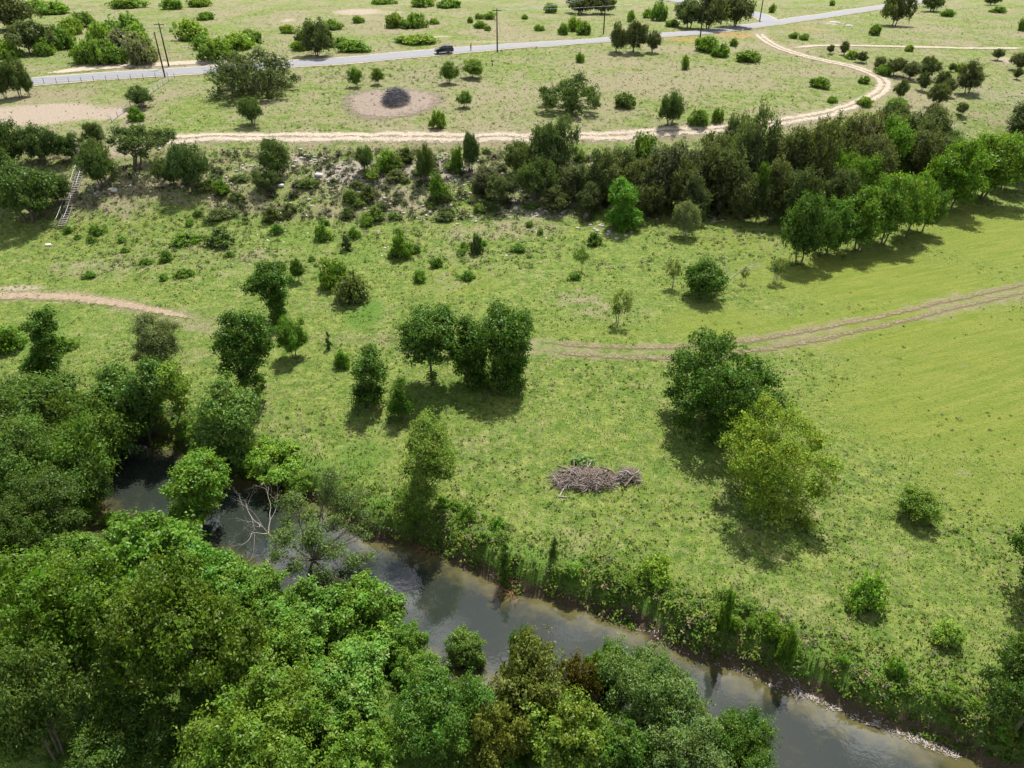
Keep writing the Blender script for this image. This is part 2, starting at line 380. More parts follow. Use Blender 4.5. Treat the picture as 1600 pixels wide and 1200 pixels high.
M['skin'] = plain('skin', (.38, .24, .17), .6, .1, 5); M['black_cloth'] = plain('black_clothing', (.02, .02, .024), .9, .2, 5); M['hair'] = plain('dark_hair', (.03, .02, .015), .7, .2, 5)

# ------------------------------------------------------------------ zones of the ground (in the place's own coordinates)
_WE = {}
def world_ellipse(u, v, ru, rv):
    if (u, v, ru, rv) not in _WE: _WE[(u, v, ru, rv)] = _world_ellipse(u, v, ru, rv)
    return _WE[(u, v, ru, rv)]

def _world_ellipse(u, v, ru, rv):
    c = G(u, v); a = G(u+ru, v); b = G(u, v-rv)
    return c[0], c[1], max(abs(a[0]-c[0]), .3), max(abs(b[1]-c[1]), .3)

def blobs(x, y, L):
    r = np.zeros(np.shape(x))
    for u, v, ru, rv, s in L:
        cx, cy, ax, ay = world_ellipse(u, v, ru, rv)
        d = np.hypot((x-cx)/ax, (y-cy)/ay)
        r = np.maximum(r, s*smooth(1.25, .35, d))
    return r

DRY = [(520,320,330,34,.62),(760,360,160,26,.55),(300,400,200,24,.45),(80,150,110,14,.8),(200,165,60,18,.7),(560,190,90,12,.6),(680,160,120,26,.55),(1000,130,180,30,.62),(1180,130,90,22,.6),(600,35,170,22,.6),(430,30,80,20,.6),(800,50,120,20,.6),
       (1050,78,90,12,.65),(940,100,140,14,.55),(1450,45,110,12,.55),(290,60,20,20,.6),(350,20,60,16,.55),(700,440,70,22,.42),(290,560,80,30,.4),(640,545,60,20,.4),(500,470,70,26,.35),
       (1440,160,70,30,.6),(1180,200,120,12,.5),(150,420,140,24,.38),(900,470,80,30,.3),(430,600,60,50,.3),(1480,720,50,90,.3),(150,700,60,50,.5)]
BARE = [(60,178,130,22,.95),(160,178,90,14,.75),(110,160,110,8,.5),(180,103,110,4,.85),(320,100,60,4,.8),(440,90,50,4,.75),(560,18,60,7,.75),(610,20,45,4,.6),(450,32,16,4,.8),(690,57,30,3,.7),(760,65,60,4,.6),(30,27,20,8,.6),
        (200,235,60,14,.6),(110,300,30,34,.6),(60,330,60,26,.45),(1580,95,30,9,.7),(1250,165,20,5,.4),(30,450,60,7,.7),(395,240,110,8,.5),(1300,37,10,3,.9),(1200,50,25,6,.5)]
ROCK = [(600,305,200,24,.5),(850,320,120,26,.55),(400,262,90,16,.5),(620,262,330,26,.5),(560,270,110,30,.75),(690,265,100,34,.7),(480,250,50,16,.6),(830,330,100,22,.6),(640,320,110,24,.5),(800,290,80,26,.55),(930,260,60,40,.5),(1050,280,120,50,.5),(1200,270,120,50,.45),
        (1330,240,90,40,.45),(340,290,60,20,.4),(150,300,40,30,.5),(1100,340,60,10,.55),(720,340,80,16,.45),(1460,190,60,26,.5),(950,360,60,14,.4)]
LUSH = [(570,490,40,30,.8),(470,370,90,30,.5),(560,400,60,30,.5),(60,520,60,50,.6),(700,620,110,40,.6),(740,600,60,30,.6),(1090,690,60,60,.5),(1180,790,70,50,.6),(560,720,60,50,.6),(900,640,120,40,.3),
        (600,800,70,40,.7),(1560,150,60,20,.9),(60,60,80,40,.55),(200,95,120,12,.7),(200,60,90,35,.6),(330,75,40,14,.7),(530,60,60,10,.5),(640,120,90,14,.6),(720,125,60,16,.5),(1000,870,120,40,.4),(1300,1000,120,40,.4),(1480,60,120,20,.4),(60,240,50,40,.3)]
MOW = [(1400,440,260,60,1),(1600,600,330,150,1),(1500,520,300,70,1),(1450,640,200,80,.9),(1600,380,200,60,1),(1300,520,160,40,.9),(1150,510,160,34,.8),(1550,760,140,70,.55),(720,440,90,24,.4),(950,520,110,16,.4),(1150,380,90,20,.5)]
RUST = [(1080,62,60,6,.8),(1150,55,45,6,.9),(1200,60,40,6,.6),(1260,45,50,5,.7),(520,107,60,4,.5),(950,68,80,4,.4),(1310,60,40,5,.4)]

ROAD = [(-130,146),(45,128),(200,117),(310,111),(470,99),(560,94),(700,80),(800,72),(950,62),(1100,51),(1200,38),(1300,23),(1400,8),(1500,-6),(1620,-18)]
T1 = [(190,236),(260,217),(400,213),(600,214),(780,214),(900,212),(1040,205),(1150,200),(1240,188),(1320,170),(1370,150),(1386,131),(1370,118),(1330,103),(1270,92),(1215,76),(1190,60),(1183,48)]
T2 = [(780,537),(835,541),(930,550),(1060,552),(1180,540),(1290,520),(1400,498),(1500,472),(1640,442),(1800,405)]
PATH = [(-120,462),(60,462),(130,466),(210,478),(300,497),(350,511)]
TRAIL = [(340,509),(420,522),(500,529),(590,529),(690,533),(800,539)]
WORN = [(np.array([G(u, v)[:2] for u, v in L_]), r0_, r1_, k_) for L_, r0_, r1_, k_ in ((T1, 5.5, 2.2, .75), (T2, 3.6, 1.4, .55), (PATH, 4.0, 1.4, .5), (TRAIL, 3.0, .6, .42), (ROAD, 8, 4, .5))]
def zones(x, y):
    s = slope_s(x, y)
    up = smooth(22, 40, s)
    dry = np.clip(np.maximum(np.maximum(.40*up, .55*smooth(-6, 8, s)), blobs(x, y, DRY)+.15*up), 0, 1)
    for L_, r0_, r1_, k_ in WORN: dry = np.maximum(dry, k_*smooth(r0_, r1_, seg_dist(x, y, L_)[0]))
    d, side, w = seg_dist(x, y, CRK, CHW)
    lush = np.maximum(blobs(x, y, LUSH), .7*smooth(5.5, 1.5, d-w)*(side > 0))
    near = (side < 0)
    lush = np.where(near, .6, lush)
    return np.stack([dry, blobs(x, y, BARE), blobs(x, y, ROCK)], -1), np.stack([lush, blobs(x, y, MOW), blobs(x, y, RUST)], -1)

# ------------------------------------------------------------------ ground sheet
ys = list(np.arange(-40, 130, .55)); st = .55
while ys[-1] < 4500: st *= 1.028; ys.append(ys[-1]+st)
ys = np.array(ys); ss = np.linspace(-1.35, 1.35, 340)
ss = ss*(.75+.25*(ss/1.35)**2)
X = ss[None, :]*(np.maximum(ys, -20)[:, None]+48); Y = np.broadcast_to(ys[:, None], X.shape)
xf, yf = X.ravel(), Y.ravel(); zf = height(xf, yf)
r, c = X.shape; i = (np.arange(r-1)[:, None]*c+np.arange(c-1)[None, :]).ravel()
me = mesh_np('ground', np.stack([xf, yf, zf], -1), np.stack([i, i+1, i+c+1, i+c], -1), M['ground'], True)
za, zb = zones(xf, yf); attr(me, 'zone_a', za); attr(me, 'zone_b', zb)
tag(link('ground', me), 'rolling grassland with meadow, stony slope and dry plateau', None, None, 'structure')

# water of the creek
def dense(P, n=8):
    P = np.asarray(P, float); t = np.arange(len(P)); tt = np.linspace(0, len(P)-1, (len(P)-1)*n+1)
    out = np.stack([np.interp(tt, t, P[:, k]) for k in range(P.shape[1])], -1)
    k = np.ones(n)/n
    pad = np.pad(out, ((n//2, n-1-n//2), (0, 0)), 'edge'); return np.stack([np.convolve(pad[:, j], k, 'valid') for j in range(P.shape[1])], -1)
C = dense(CRK, 6); W = np.interp(np.linspace(0, 1, len(C)), np.linspace(0, 1, len(CHW)), CHW)+2.5
T = np.gradient(C, axis=0); T /= np.linalg.norm(T, axis=1)[:, None]; Nn = np.stack([-T[:, 1], T[:, 0]], -1)
k = 25; tt = np.linspace(-1, 1, k)
XY = C[:, None, :]+Nn[:, None, :]*(W[:, None]*tt[None, :])[..., None]
V = np.concatenate([XY.reshape(-1, 2), np.full((len(C)*k, 1), WATER_Z)], 1)
i = (np.arange(len(C)-1)[:, None]*k+np.arange(k-1)[None, :]).ravel()
me = mesh_np('creek_water', V, np.stack([i, i+1, i+k+1, i+k], -1), M['water'], True)
dd, sd, ww = seg_dist(V[:, 0], V[:, 1], CRK, CHW)
attr(me, 'shoal', np.repeat(smooth(.35, 1.0, dd/ww)[:, None], 3, 1))
tag(link('creek_water', me), 'slow olive creek water mirroring clouds', None, None, 'structure')

# ------------------------------------------------------------------ road and tracks
def strip(name, pix, half, mat, label, n=10, cols=9, lift=.06, prof=None, kind='structure'):
    P = dense(np.array([G(u, v)[:2] for u, v in pix]), n)
    # resample evenly
    L = np.concatenate([[0], np.cumsum(np.linalg.norm(np.diff(P, axis=0), axis=1))]); m = max(int(L[-1]/.9), 4); q = np.linspace(0, L[-1], m)
    P = np.stack([np.interp(q, L, P[:, j]) for j in (0, 1)], -1)
    T = np.gradient(P, axis=0); T /= np.linalg.norm(T, axis=1)[:, None]; Nn = np.stack([-T[:, 1], T[:, 0]], -1)
    H = np.interp(np.linspace(0, 1, m), np.linspace(0, 1, len(half)), half) if np.ndim(half) else np.full(m, half)
    t = np.linspace(-1, 1, cols); XY = P[:, None, :]+Nn[:, None, :]*(H[:, None]*t[None, :])[..., None]
    xy = XY.reshape(-1, 2); z = height(xy[:, 0], xy[:, 1])+lift+.0003*np.maximum(xy[:, 1]-60, 0)
    i = (np.arange(m-1)[:, None]*cols+np.arange(cols-1)[None, :]).ravel()
    me = mesh_np(name, np.column_stack([xy, z]), np.stack([i, i+1, i+cols+1, i+cols], -1), mat, True)
    pr = (prof or (lambda a: 1-abs(a)))
    A = np.tile(np.array([pr(a) for a in t]), m); e = np.repeat(np.minimum(1, np.minimum(np.arange(m), np.arange(m)[::-1])/8.), cols)
    attr(me, 'across', np.repeat((A*e)[:, None], 3, 1))
    return tag(link(name, me), label, None, None, kind)

BRANCH = [(1205,37),(1193,26),(1165,18),(1120,12),(1060,2),(1000,-6)]
strip('road_shoulder', ROAD, 4.6, M['track'], 'pale gravel shoulder along the paved road', lift=.05, prof=lambda a: 1.0 if abs(a) < .9 else .35)
strip('road', ROAD, 3.3, M['asphalt'], 'light grey paved road crossing the plateau', lift=.10)
strip('road_branch_shoulder', BRANCH, 4.0, M['track'], 'pale gravel shoulder of the side road', lift=.07, prof=lambda a: 1.0 if abs(a) < .9 else .35)
strip('side_road', BRANCH, 2.9, M['asphalt'], 'grey side road branching off behind the oaks', lift=.13)
strip('dirt_track', T1, [3.4,3.2,3.0,2.8,2.6,2.4,2.4,2.2,2.2], M['track'], 'pale dirt track along the top of the slope, curving up to the road', cols=17, prof=lambda a: (.46+.40*max(0, 1-abs(abs(a)-.36)/.42)) if abs(a) < .9 else .1)
strip('dirt_track', [(1222,78),(1250,74),(1290,71),(1400,73),(1500,76),(1640,75)], 2.0, M['track'], 'narrow pale dirt track running across the gully side', prof=lambda a: 1-.8*abs(a))
strip('sand_verge', [(40,121),(110,110),(180,104),(250,101),(330,97),(460,89)], [1.5,3.6,3.6,3.2,3.6,2.0], M['track'], 'sandy strip behind the paved road', lift=.07, prof=lambda a: 1.1-.9*abs(a))
strip('worn_trail', TRAIL, [.9,1.0,1.2,1.3,1.5,1.8], M['rut'], 'faint worn trail joining path and meadow track', cols=13, prof=lambda a: .56-.3*abs(a))
strip('meadow_track', T2, [1.7,2.2,2.0,1.7,1.6,1.6], M['rut'], 'brown two-rut track crossing the mown meadow', cols=21, prof=lambda a: (.40+.42*max(0, 1-abs(abs(a)-.52)/.36)) if abs(a) < .85 else .1)
strip('footpath', PATH, [3.2,3.0,2.8,1.8,1.2], M['path'], 'pinkish bare earth path entering the meadow beside the stony slope')
c0 = G(612, 160); bx_, by_ = abs(G(702, 160)[0]-c0[0]), abs(G(612, 134)[1]-c0[1])
an = np.linspace(0, 2*math.pi, 49)[:-1]; rr = np.linspace(0, 1, 13)
XY = np.array([(c0[0]+bx_*1.12*q*math.cos(a)*(1+.08*math.sin(3*a)), c0[1]+by_*1.15*q*math.sin(a)*(1+.06*math.sin(2*a+1))) for q in rr for a in an])
i = (np.arange(12)[:, None]*48+np.arange(48)[None, :]); j = (np.arange(12)[:, None]*48+(np.arange(48)+1)[None, :] % 48)
me = mesh_np('scorched_ground', np.column_stack([XY, height(XY[:, 0], XY[:, 1])+.09]), np.stack([i, j, j+48, i+48], -1).reshape(-1, 4), M['ash_soil'], True)
attr(me, 'across', np.repeat((1-np.repeat(rr, 48)**2)[:, None]*.95, 3, 1))
tag(link('scorched_ground', me), 'brown bare circle of earth around the burn pile', None, None, 'structure')

# ------------------------------------------------------------------ plants: crowns of leaf sprays on limbs
def unit(v): return v/(np.linalg.norm(v, axis=-1, keepdims=True)+1e-9)

def leaf_quads(C, Nrm, L, Wd, rng):
    n = len(C); r = rng.normal(size=(n, 3)); t = unit(np.cross(Nrm, r)); b = np.cross(Nrm, t)
    l = (L*rng.uniform(.6, 1.35, n))[:, None]; w = (Wd*rng.uniform(.6, 1.3, n))[:, None]
    dr = Nrm*(.12*l)
    V = np.stack([C-t*l*.5-dr, C+b*w*.5, C+t*l*.5-dr, C-b*w*.5], 1).reshape(-1, 3)
    return V, np.arange(4*n).reshape(n, 4)

def crown_mesh(name, clumps, nleaf, L, Wd, mat, rng, spray=.35, per=9, flat=.8, upb=.45, fill=.5, drop=.0, core=.42):
    """clumps: (x, y, z, r). Leaves gather in small sprays over the clumps' outer shells."""
    K = np.array(clumps); area = K[:, 3]**2; ns = max(int(nleaf/per*1.9), 8)
    ci = rng.choice(len(K), ns, p=area/area.sum())
    d = rng.normal(size=(ns, 3)); d[:, 2] = d[:, 2]*.9+.22*np.abs(d[:, 2]); d = unit(d)
    lob = 1+.28*np.sin(d[:, 0]*5+ci)+.24*np.sin(d[:, 1]*6+2*ci)+.12*rng.normal(size=ns)**2*(rng.uniform(size=ns) < .2)
    rad = rng.uniform(fill, 1.05, ns)**.6*lob*.86
    S = K[ci, :3]+d*(K[ci, 3]*rad)[:, None]*np.array([1, 1, flat])
    keep = np.ones(ns, bool)
    for kk in range(len(K)):
        q = np.linalg.norm((S-K[kk, :3])/np.array([1, 1, flat]), axis=1) < .62*K[kk, 3]
        keep &= ~(q & (ci != kk))
    hol = np.sin(S[:, 0]*2.0/K[:, 3].mean()+ci*.7)+np.sin(S[:, 1]*2.3/K[:, 3].mean()+ci*1.3)+np.sin(S[:, 2]*2.6/K[:, 3].mean()+ci*.4)
    keep &= hol > -.95
    lo = S[:, 2] < .05
    keep &= ~lo
    S, d, ci = S[keep], d[keep], ci[keep]
    m = min(len(S), max(int(nleaf/per), 4)); S, d = S[:m], d[:m]
    P = np.repeat(S, per, 0)+rng.normal(size=(m*per, 3))*spray*np.array([.55, .55, .4]); D = np.repeat(d, per, 0)
    nr = unit(D*.7+np.array([0, 0, upb])+rng.normal(size=P.shape)*.55)
    P[:, 2] = np.maximum(P[:, 2]-drop*rng.uniform(0, 1, len(P)), .04)
    V, Q = leaf_quads(P, nr, L, Wd, rng)
    # the dense inner leafage that keeps a crown's heart dark
    nc = 16*len(K); cj = rng.integers(0, len(K), nc); Pc = K[cj, :3]+rng.normal(size=(nc, 3))*(K[cj, 3]*.2)[:, None]; Pc[:, 2] = np.maximum(Pc[:, 2], .2)
    V2, Q2 = leaf_quads(Pc, unit(rng.normal(size=(nc, 3))), K[cj, 3]*core, K[cj, 3]*core*.7, rng)
    return mesh_np(name, np.vstack([V, V2]), np.vstack([Q, Q2+len(V)]), mat)

def limb_mesh(name, clumps, base_r, fork_z, mat, rng, lean=(0, 0), stems=1, twigs=2, reach=.8):
    mb = MB(); K = np.array(clumps)
    roots = []
    for s in range(stems):
        a = rng.uniform(0, 6.28); off = np.array([math.cos(a), math.sin(a), 0])*(.0 if stems == 1 else base_r*2.2)
        top = np.array([lean[0], lean[1], fork_z])+off*1.6+np.append(rng.normal(size=2)*fork_z*.06, 0)
        t = np.linspace(0, 1, 5)[:, None]; p = off*(1-t)+top*t+np.sin(t*math.pi)*np.append(rng.normal(size=2)*fork_z*.07, 0)
        p[0, 2] = -.4
        mb.tube(p, np.array([1.35, 1.0, .9, .82, .78])*base_r*(1 if stems == 1 else .62), 8); roots.append((top, base_r*.75*(1 if stems == 1 else .62)))
    order = rng.permutation(len(K))[:26]
    for q in order:
        c = K[q]; rt, rr_ = roots[rng.integers(len(roots))]
        end = rt+(c[:3]-rt)*reach; mid = (rt+end)/2+rng.normal(size=3)*np.linalg.norm(end-rt)*.09+np.array([0, 0, .06*np.linalg.norm(end-rt)])
        t = np.linspace(0, 1, 5)[:, None]; p = rt*(1-t)**2+2*mid*t*(1-t)+end*t**2
        r0 = rr_*min(.75, .3+.25*c[3]); mb.tube(p, np.linspace(r0, r0*.22, 5), 6, False)
        for w in range(twigs):
            e2 = c[:3]+unit(rng.normal(size=3))*c[3]*.85; s0 = p[rng.integers(2, 5)]
            mb.tube(np.array([s0, (s0+e2)/2+rng.normal(size=3)*c[3]*.12, e2]), np.array([r0*.3, r0*.18, r0*.06]), 4, False)
    return mb.mesh(name, mat, True)

def ellipsoid_clumps(rng, R, z0, z1, n, rc, shape='round'):
    out = []; tries = 0
    lob = rng.uniform(0, 6.28, 3)
    while len(out) < n and tries < 3000:
        tries += 1
        d = unit(rng.normal(size=3)); q = rng.uniform(0, 1)**.4
        if shape == 'dome': d[2] = abs(d[2])
        a = math.atan2(d[1], d[0]); k = 1+.2*math.sin(2*a+lob[0])+.16*math.sin(3*a+lob[1])
        if shape == 'cone':
            t = rng.uniform(0, 1)**1.1; rr_ = (1-t*.96)**.45*R*.82*k; aa = rng.uniform(0, 6.28); ra = rr_*rng.uniform(.3, 1)**.5
            p = np.array([ra*math.cos(aa), ra*math.sin(aa), z0+t*(z1-z0)]); r_ = rc*rng.uniform(.65, 1.25)*(1.1-.4*t)
        else:
            zc = z0 if shape == 'dome' else z0+.40*(z1-z0); h = z1-zc if d[2] >= 0 else zc-z0
            r_ = rc*rng.uniform(.6, 1.4)
            p = np.array([d[0]*R*k*q, d[1]*R*k*q, 0])*(1-r_/R*.6); p[2] = zc+d[2]*q*(h-r_*.6)
        if all(np.linalg.norm(p-o[:3]) > .62*(r_+o[3])*.8 for o in out): out.append(np.array([*p, r_]))
    return out

# species: R, H, crown base, clumps, clump radius, leaves, leaf length, leaf width, material, bark, trunk radius, shape, stems, extra crown options
SPEC = {
 'oak':      (4.2, 6.2, .25, 34, 1.2, 11000, .28, .18, 'leaf', 'bark', .26, 'round', 3, dict(spray=.4, flat=.75)),
 'far_oak':  (4.2, 5.8, .0, 30, 1.25, 5600, .42, .27, 'leaf', 'bark', .26, 'round', 2, dict(spray=.45, flat=.75)),
 'juniper':  (3.0, 5.4, .2, 34, 1.0, 8500, .28, .13, 'needle', 'bark', .18, 'round', 3, dict(spray=.3, upb=.7)),
 'elm':      (3.6, 7.0, .5, 34, 1.15, 12000, .27, .17, 'leaf', 'bark', .2, 'round', 2, dict(spray=.38, flat=.78)),
 'mesquite': (3.6, 6.4, .9, 30, 1.1, 11000, .24, .10, 'feather', 'bark', .16, 'round', 3, dict(spray=.45, flat=.7, fill=.25, drop=.3)),
 'boxelder': (3.6, 6.5, .5, 40, 1.0, 15000, .27, .15, 'leaf', 'bark', .17, 'round', 3, dict(spray=.30, per=12, upb=.75, flat=.8)),
 'near_tree':(4.4, 8.6, 1.6, 46, 1.15, 23000, .22, .12, 'leaf', 'bark', .25, 'round', 2, dict(spray=.34, per=12, upb=.6)),
 'willow':   (2.6, 5.2, .4, 26, .8, 8000, .30, .08, 'feather', 'pale_bark', .12, 'round', 4, dict(spray=.4, fill=.2)),
 'shrub':    (1.6, 2.0, .05, 16, .62, 2200, .24, .16, 'leaf', 'bark', .05, 'dome', 4, dict(spray=.25)),
 'scrub':    (2.6, 2.8, .05, 18, 1.0, 1900, .44, .30, 'leaf', 'bark', .06, 'dome', 4, dict(spray=.4)),
 'sparse':   (1.6, 2.8, .4, 16, .55, 900, .20, .09, 'feather', 'pale_bark', .06, 'round', 3, dict(spray=.3, fill=.1)),
 'column':   (.75, 3.2, .1, 14, .48, 2200, .22, .10, 'needle', 'bark', .08, 'cone', 1, dict(spray=.2, upb=.8)),
}
PROTO = {}
LEAF_GAIN = np.array([1.5, 1.6, 1.1])
def proto(sp, var):
    if (sp, var) in PROTO: return PROTO[(sp, var)]
    R, H, z0, nc, rc, nl, L, Wd, mat, bark, tr, shp, stems, kw = SPEC[sp]
    rng = np.random.default_rng(sum(map(ord, sp))*31+var*977)
    cl = ellipsoid_clumps(rng, R, z0+rc*.4, H-rc*.3, nc, rc, shp)
    cm_ = crown_mesh(sp+'_crown', cl, nl, L, Wd, M[mat], rng, **kw)
    lm = limb_mesh(sp+'_trunk', cl, tr, max(z0+(H-z0)*.12, .3), M[bark], rng, stems=stems)
    co = np.empty(len(cm_.vertices)*3, np.float32); cm_.vertices.foreach_get('co', co); co = co.reshape(-1, 3)      # true extents
    R = float(np.percentile(np.hypot(co[:, 0], co[:, 1]), 97)); H = float(np.percentile(co[:, 2], 99))
    PROTO[(sp, var)] = (lm, cm_, R, H); return PROTO[(sp, var)]

CREW = np.random.default_rng(21)
COLS = {'oak': (.062, .078, .034), 'far_oak': (.058, .072, .034), 'juniper': (.060, .072, .038), 'elm': (.050, .092, .018), 'mesquite': (.085, .125, .026), 'boxelder': (.075, .145, .022),
        'near_tree': (.060, .112, .016), 'willow': (.10, .125, .06), 'shrub': (.075, .13, .022), 'scrub': (.085, .135, .024), 'sparse': (.11, .14, .06), 'column': (.05, .075, .03)}
NAMES = {'oak': 'oak_tree', 'far_oak': 'oak_tree', 'juniper': 'juniper_tree', 'elm': 'elm_tree', 'mesquite': 'mesquite_tree', 'boxelder': 'leafy_tree', 'near_tree': 'leafy_tree', 'willow': 'willow_tree',
         'shrub': 'shrub', 'scrub': 'shrub', 'sparse': 'sapling', 'column': 'juniper_shrub'}
CATS = {'shrub': 'shrub', 'scrub': 'shrub', 'column': 'shrub', 'sparse': 'sapling'}
NVAR = {'oak': 4, 'far_oak': 3, 'juniper': 4, 'elm': 4, 'mesquite': 2, 'boxelder': 3, 'near_tree': 3, 'willow': 2, 'shrub': 4, 'scrub': 4, 'sparse': 2, 'column': 2}
count = {}
def put(sp, p, width, hgt, label, group=None, col=None, rot=None, parts=True):
    k = count.get(sp, 0); count[sp] = k+1
    lm, cm_, R, H = proto(sp, k % NVAR[sp])
    e = link(NAMES[sp], None, None, (p[0], p[1], p[2])); e.empty_display_size = .3
    e.rotation_euler = (0, 0, CREW.uniform(0, 6.28) if rot is None else rot)
    s = width/(2*R*1.02); e.scale = (s, s, hgt/(H*1.0))
    tag(e, label, CATS.get(sp, 'tree'), group)
    bush = sp in ('shrub', 'scrub')
    if parts: link('stems' if bush else 'trunk', lm, e)
    o = link('foliage' if bush else 'crown', cm_, e)
    c = np.array(col or COLS[sp])*CREW.uniform(.88, 1.12)*np.array([CREW.uniform(.93, 1.07), 1, CREW.uniform(.9, 1.1)]); o.color = (*(c*LEAF_GAIN), 1)
    return e

def plant(sp, ub, vb, vtop, wpx, label, group=None, col=None, **kw):
    p = G(ub, vb); w = wpx/FPX*depth_of(p)
    # a crown seen from above shows its back edge: the tree itself is a little lower than its outline
    dep = math.atan2(CAMH-p[2], p[1]); h = z_for(p, vtop)-p[2]; h = max(h-.2*w*math.tan(dep), .5*h)
    return put(sp, p, w, max(h, .3), label, group, col, **kw)

def crown_at(sp, uc, vc, wpx, hgt, label, group=None, col=None, cf=.62, **kw):
    """a tree whose foot is hidden: crown centre seen at (uc, vc), the tree hgt metres tall"""
    z = 0.
    for _ in range(6):
        p = at_z(uc, vc, z+hgt*cf); z = float(height(p[0], p[1]))
    w = wpx/FPX*depth_of(p); return put(sp, np.array([p[0], p[1], z]), w, hgt, label, group, tuple(np.array(col or COLS[sp])*.88), **kw)

def hero(name, ub, vb, circ, label, col, leaf=(.26, .16), mat='leaf', bark='bark', tr=.18, fork=.3, nmax=15500, stems=1, kw=None, seed=1, dens=520, group=None, twigs=2, nd=3):
    """a tree shaped after its own outline: (u, v, r) circles become leaf clumps in depth around the trunk"""
    rng = np.random.default_rng(seed); p = G(ub, vb); px = depth_of(p)/FPX
    cu = np.array([c[0] for c in circ], float); uc = (cu.min()+cu.max())/2; hw = max((np.ptp(cu)/2+np.mean([c[2] for c in circ]))*px, .4)
    cl = []
    for u, v, r_ in circ:
        q = at_y(u, v, p[1])-p; rm = r_*px; t = min(abs(u-uc)*px/hw, .98); md = hw*math.sqrt(1-t*t)*.75-rm*.5
        k = int(np.clip(round(2*md/(1.2*rm))+1, 1, nd))
        for dy in (np.linspace(-md, md, k) if k > 1 else [rng.uniform(-.2, .2)*rm]):
            g = q+np.array([rng.normal()*rm*.12, dy, -abs(dy)*.35+rng.normal()*rm*.1]); cl.append((g[0], g[1], max(g[2], rm*.5), rm*rng.uniform(.9, 1.08)))
    K = np.array(cl); n = int(min(nmax, dens*(K[:, 3]**2).sum()*(.0416/(leaf[0]*leaf[1]))))
    e = link(name, None, None, tuple(p)); e.empty_display_size = .3; tag(e, label, 'tree', group)
    zt = max(np.percentile(K[:, 2], 8)*.9, .5) if fork is None else fork
    link('trunk', limb_mesh(name+'_trunk', cl, tr, zt, M[bark], rng, lean=tuple(K[:, :2].mean(0)*.35*min(1, zt/3)), stems=stems, twigs=twigs), e)
    o = link('crown', crown_mesh(name+'_crown', cl, n, leaf[0], leaf[1], M[mat], rng, **(kw or {})), e); o.color = (*(np.array(col)*LEAF_GAIN), 1)
    return e
# ------------------------------------------------------------------ trees of the meadow, each shaped after its own outline
DK, MD, YG, GY = (.040, .078, .013), (.050, .092, .018), (.118, .158, .028), (.085, .105, .050)
hero('elm_tree', 677, 600, [(645,520,18),(663,500,23),(690,500,22),(672,525,22),(700,525,13),(638,537,10),(676,562,7),(655,540,12),(692,540,10)], 'slender elm with bare thin trunk standing beside the two dark round trees', MD, tr=.14, fork=3.2, seed=2)
hero('elm_tree', 735, 598, [(728,512,20),(722,540,20),(740,535,22),(735,565,26),(740,585,18)], 'dark rounded tree pressed against its taller dense neighbour', DK, tr=.2, fork=.8, stems=3, seed=3)
hero('elm_tree', 786, 600, [(778,492,20),(803,502,22),(765,515,18),(790,535,32),(785,572,26),(815,545,14),(800,575,16)], 'tallest dense dark tree in the middle of the meadow', DK, tr=.22, fork=.8, stems=3, seed=4)
hero('elm_tree', 1090, 463, [(1105,416,15),(1089,427,13),(1120,427,15),(1106,437,17),(1088,444,10),(1131,437,7)], 'small round leaning tree with a fallen limb beside the mown field', MD, tr=.14, fork=.9, seed=5)
hero('elm_tree', 1126, 660, [(1110,545,26),(1145,548,22),(1085,568,24),(1070,600,22),(1063,622,17),(1120,585,36),(1180,575,26),(1205,592,19),(1150,612,32),(1110,632,26),(1175,612,22),(1130,652,18)], 'large dark spreading tree behind the yellow-green tree', DK, tr=.3, fork=1.2, stems=3, seed=6, nmax=26000)
hero('mesquite_tree', 1208, 782, [(1215,650,22),(1180,668,26),(1250,663,26),(1285,690,22),(1160,698,22),(1210,698,36),(1260,718,32),(1180,738,32),(1222,745,30),(1200,765,20),(1240,762,18),(1168,750,16),(1290,712,14)],
     'big yellow-green feathery tree casting a dark shadow on the meadow', YG, leaf=(.2, .10), mat='feather', tr=.2, fork=.7, stems=4, seed=7, nmax=28000, dens=560, kw=dict(spray=.3, fill=.3, flat=.85), twigs=4)
hero('elm_tree', 431, 498, [(398,440,13),(414,424,17),(430,420,13),(441,438,10),(410,442,13),(430,462,10),(433,478,10),(430,450,9),(434,490,8)], 'leaning dark tree with a lopsided crown and vine-wrapped trunk', DK, tr=.16, fork=1.0, seed=8, dens=650)
hero('elm_tree', 383, 620, [(358,503,17),(388,508,19),(354,530,15),(384,535,25),(407,545,13),(360,558,15),(388,572,15),(396,595,10),(398,610,8),(410,520,11)], 'tall dark tree narrowing to a vine-covered trunk near the creek bend', DK, tr=.2, fork=1.4, seed=9)
hero('elm_tree', 66, 588, [(60,494,13),(65,512,13),(68,532,11),(50,563,16),(70,570,14),(84,560,8),(60,548,11)], 'narrow upright tree with a bushy yellow-green foot at the meadow edge', DK, tr=.13, fork=1.0, seed=10, dens=650)
hero('elm_tree', 578, 632, [(578,552,13),(570,572,16),(590,580,14),(575,602,19),(590,612,11),(562,612,11)], 'upright bushy dark tree beside a smaller pointed one', DK, tr=.15, fork=.6, stems=2, seed=11)
hero('juniper_tree', 625, 652, [(624,600,8),(625,618,14),(620,636,13),(638,632,9)], 'small pointed dark tree next to the bushy tree', DK, leaf=(.2, .1), mat='needle', tr=.12, fork=.5, seed=12)
hero('mesquite_tree', 655, 792, [(660,668,18),(682,682,18),(650,702,20),(680,706,24),(702,722,15),(660,732,20),(640,692,10),(652,758,15),(640,775,14),(668,775,14),(622,790,10)], 'light green airy tree with a vine-dark trunk on the creek bank', (.085, .125, .028), leaf=(.2, .10), mat='feather', tr=.15, fork=1.2, seed=13, kw=dict(fill=.2), twigs=3)
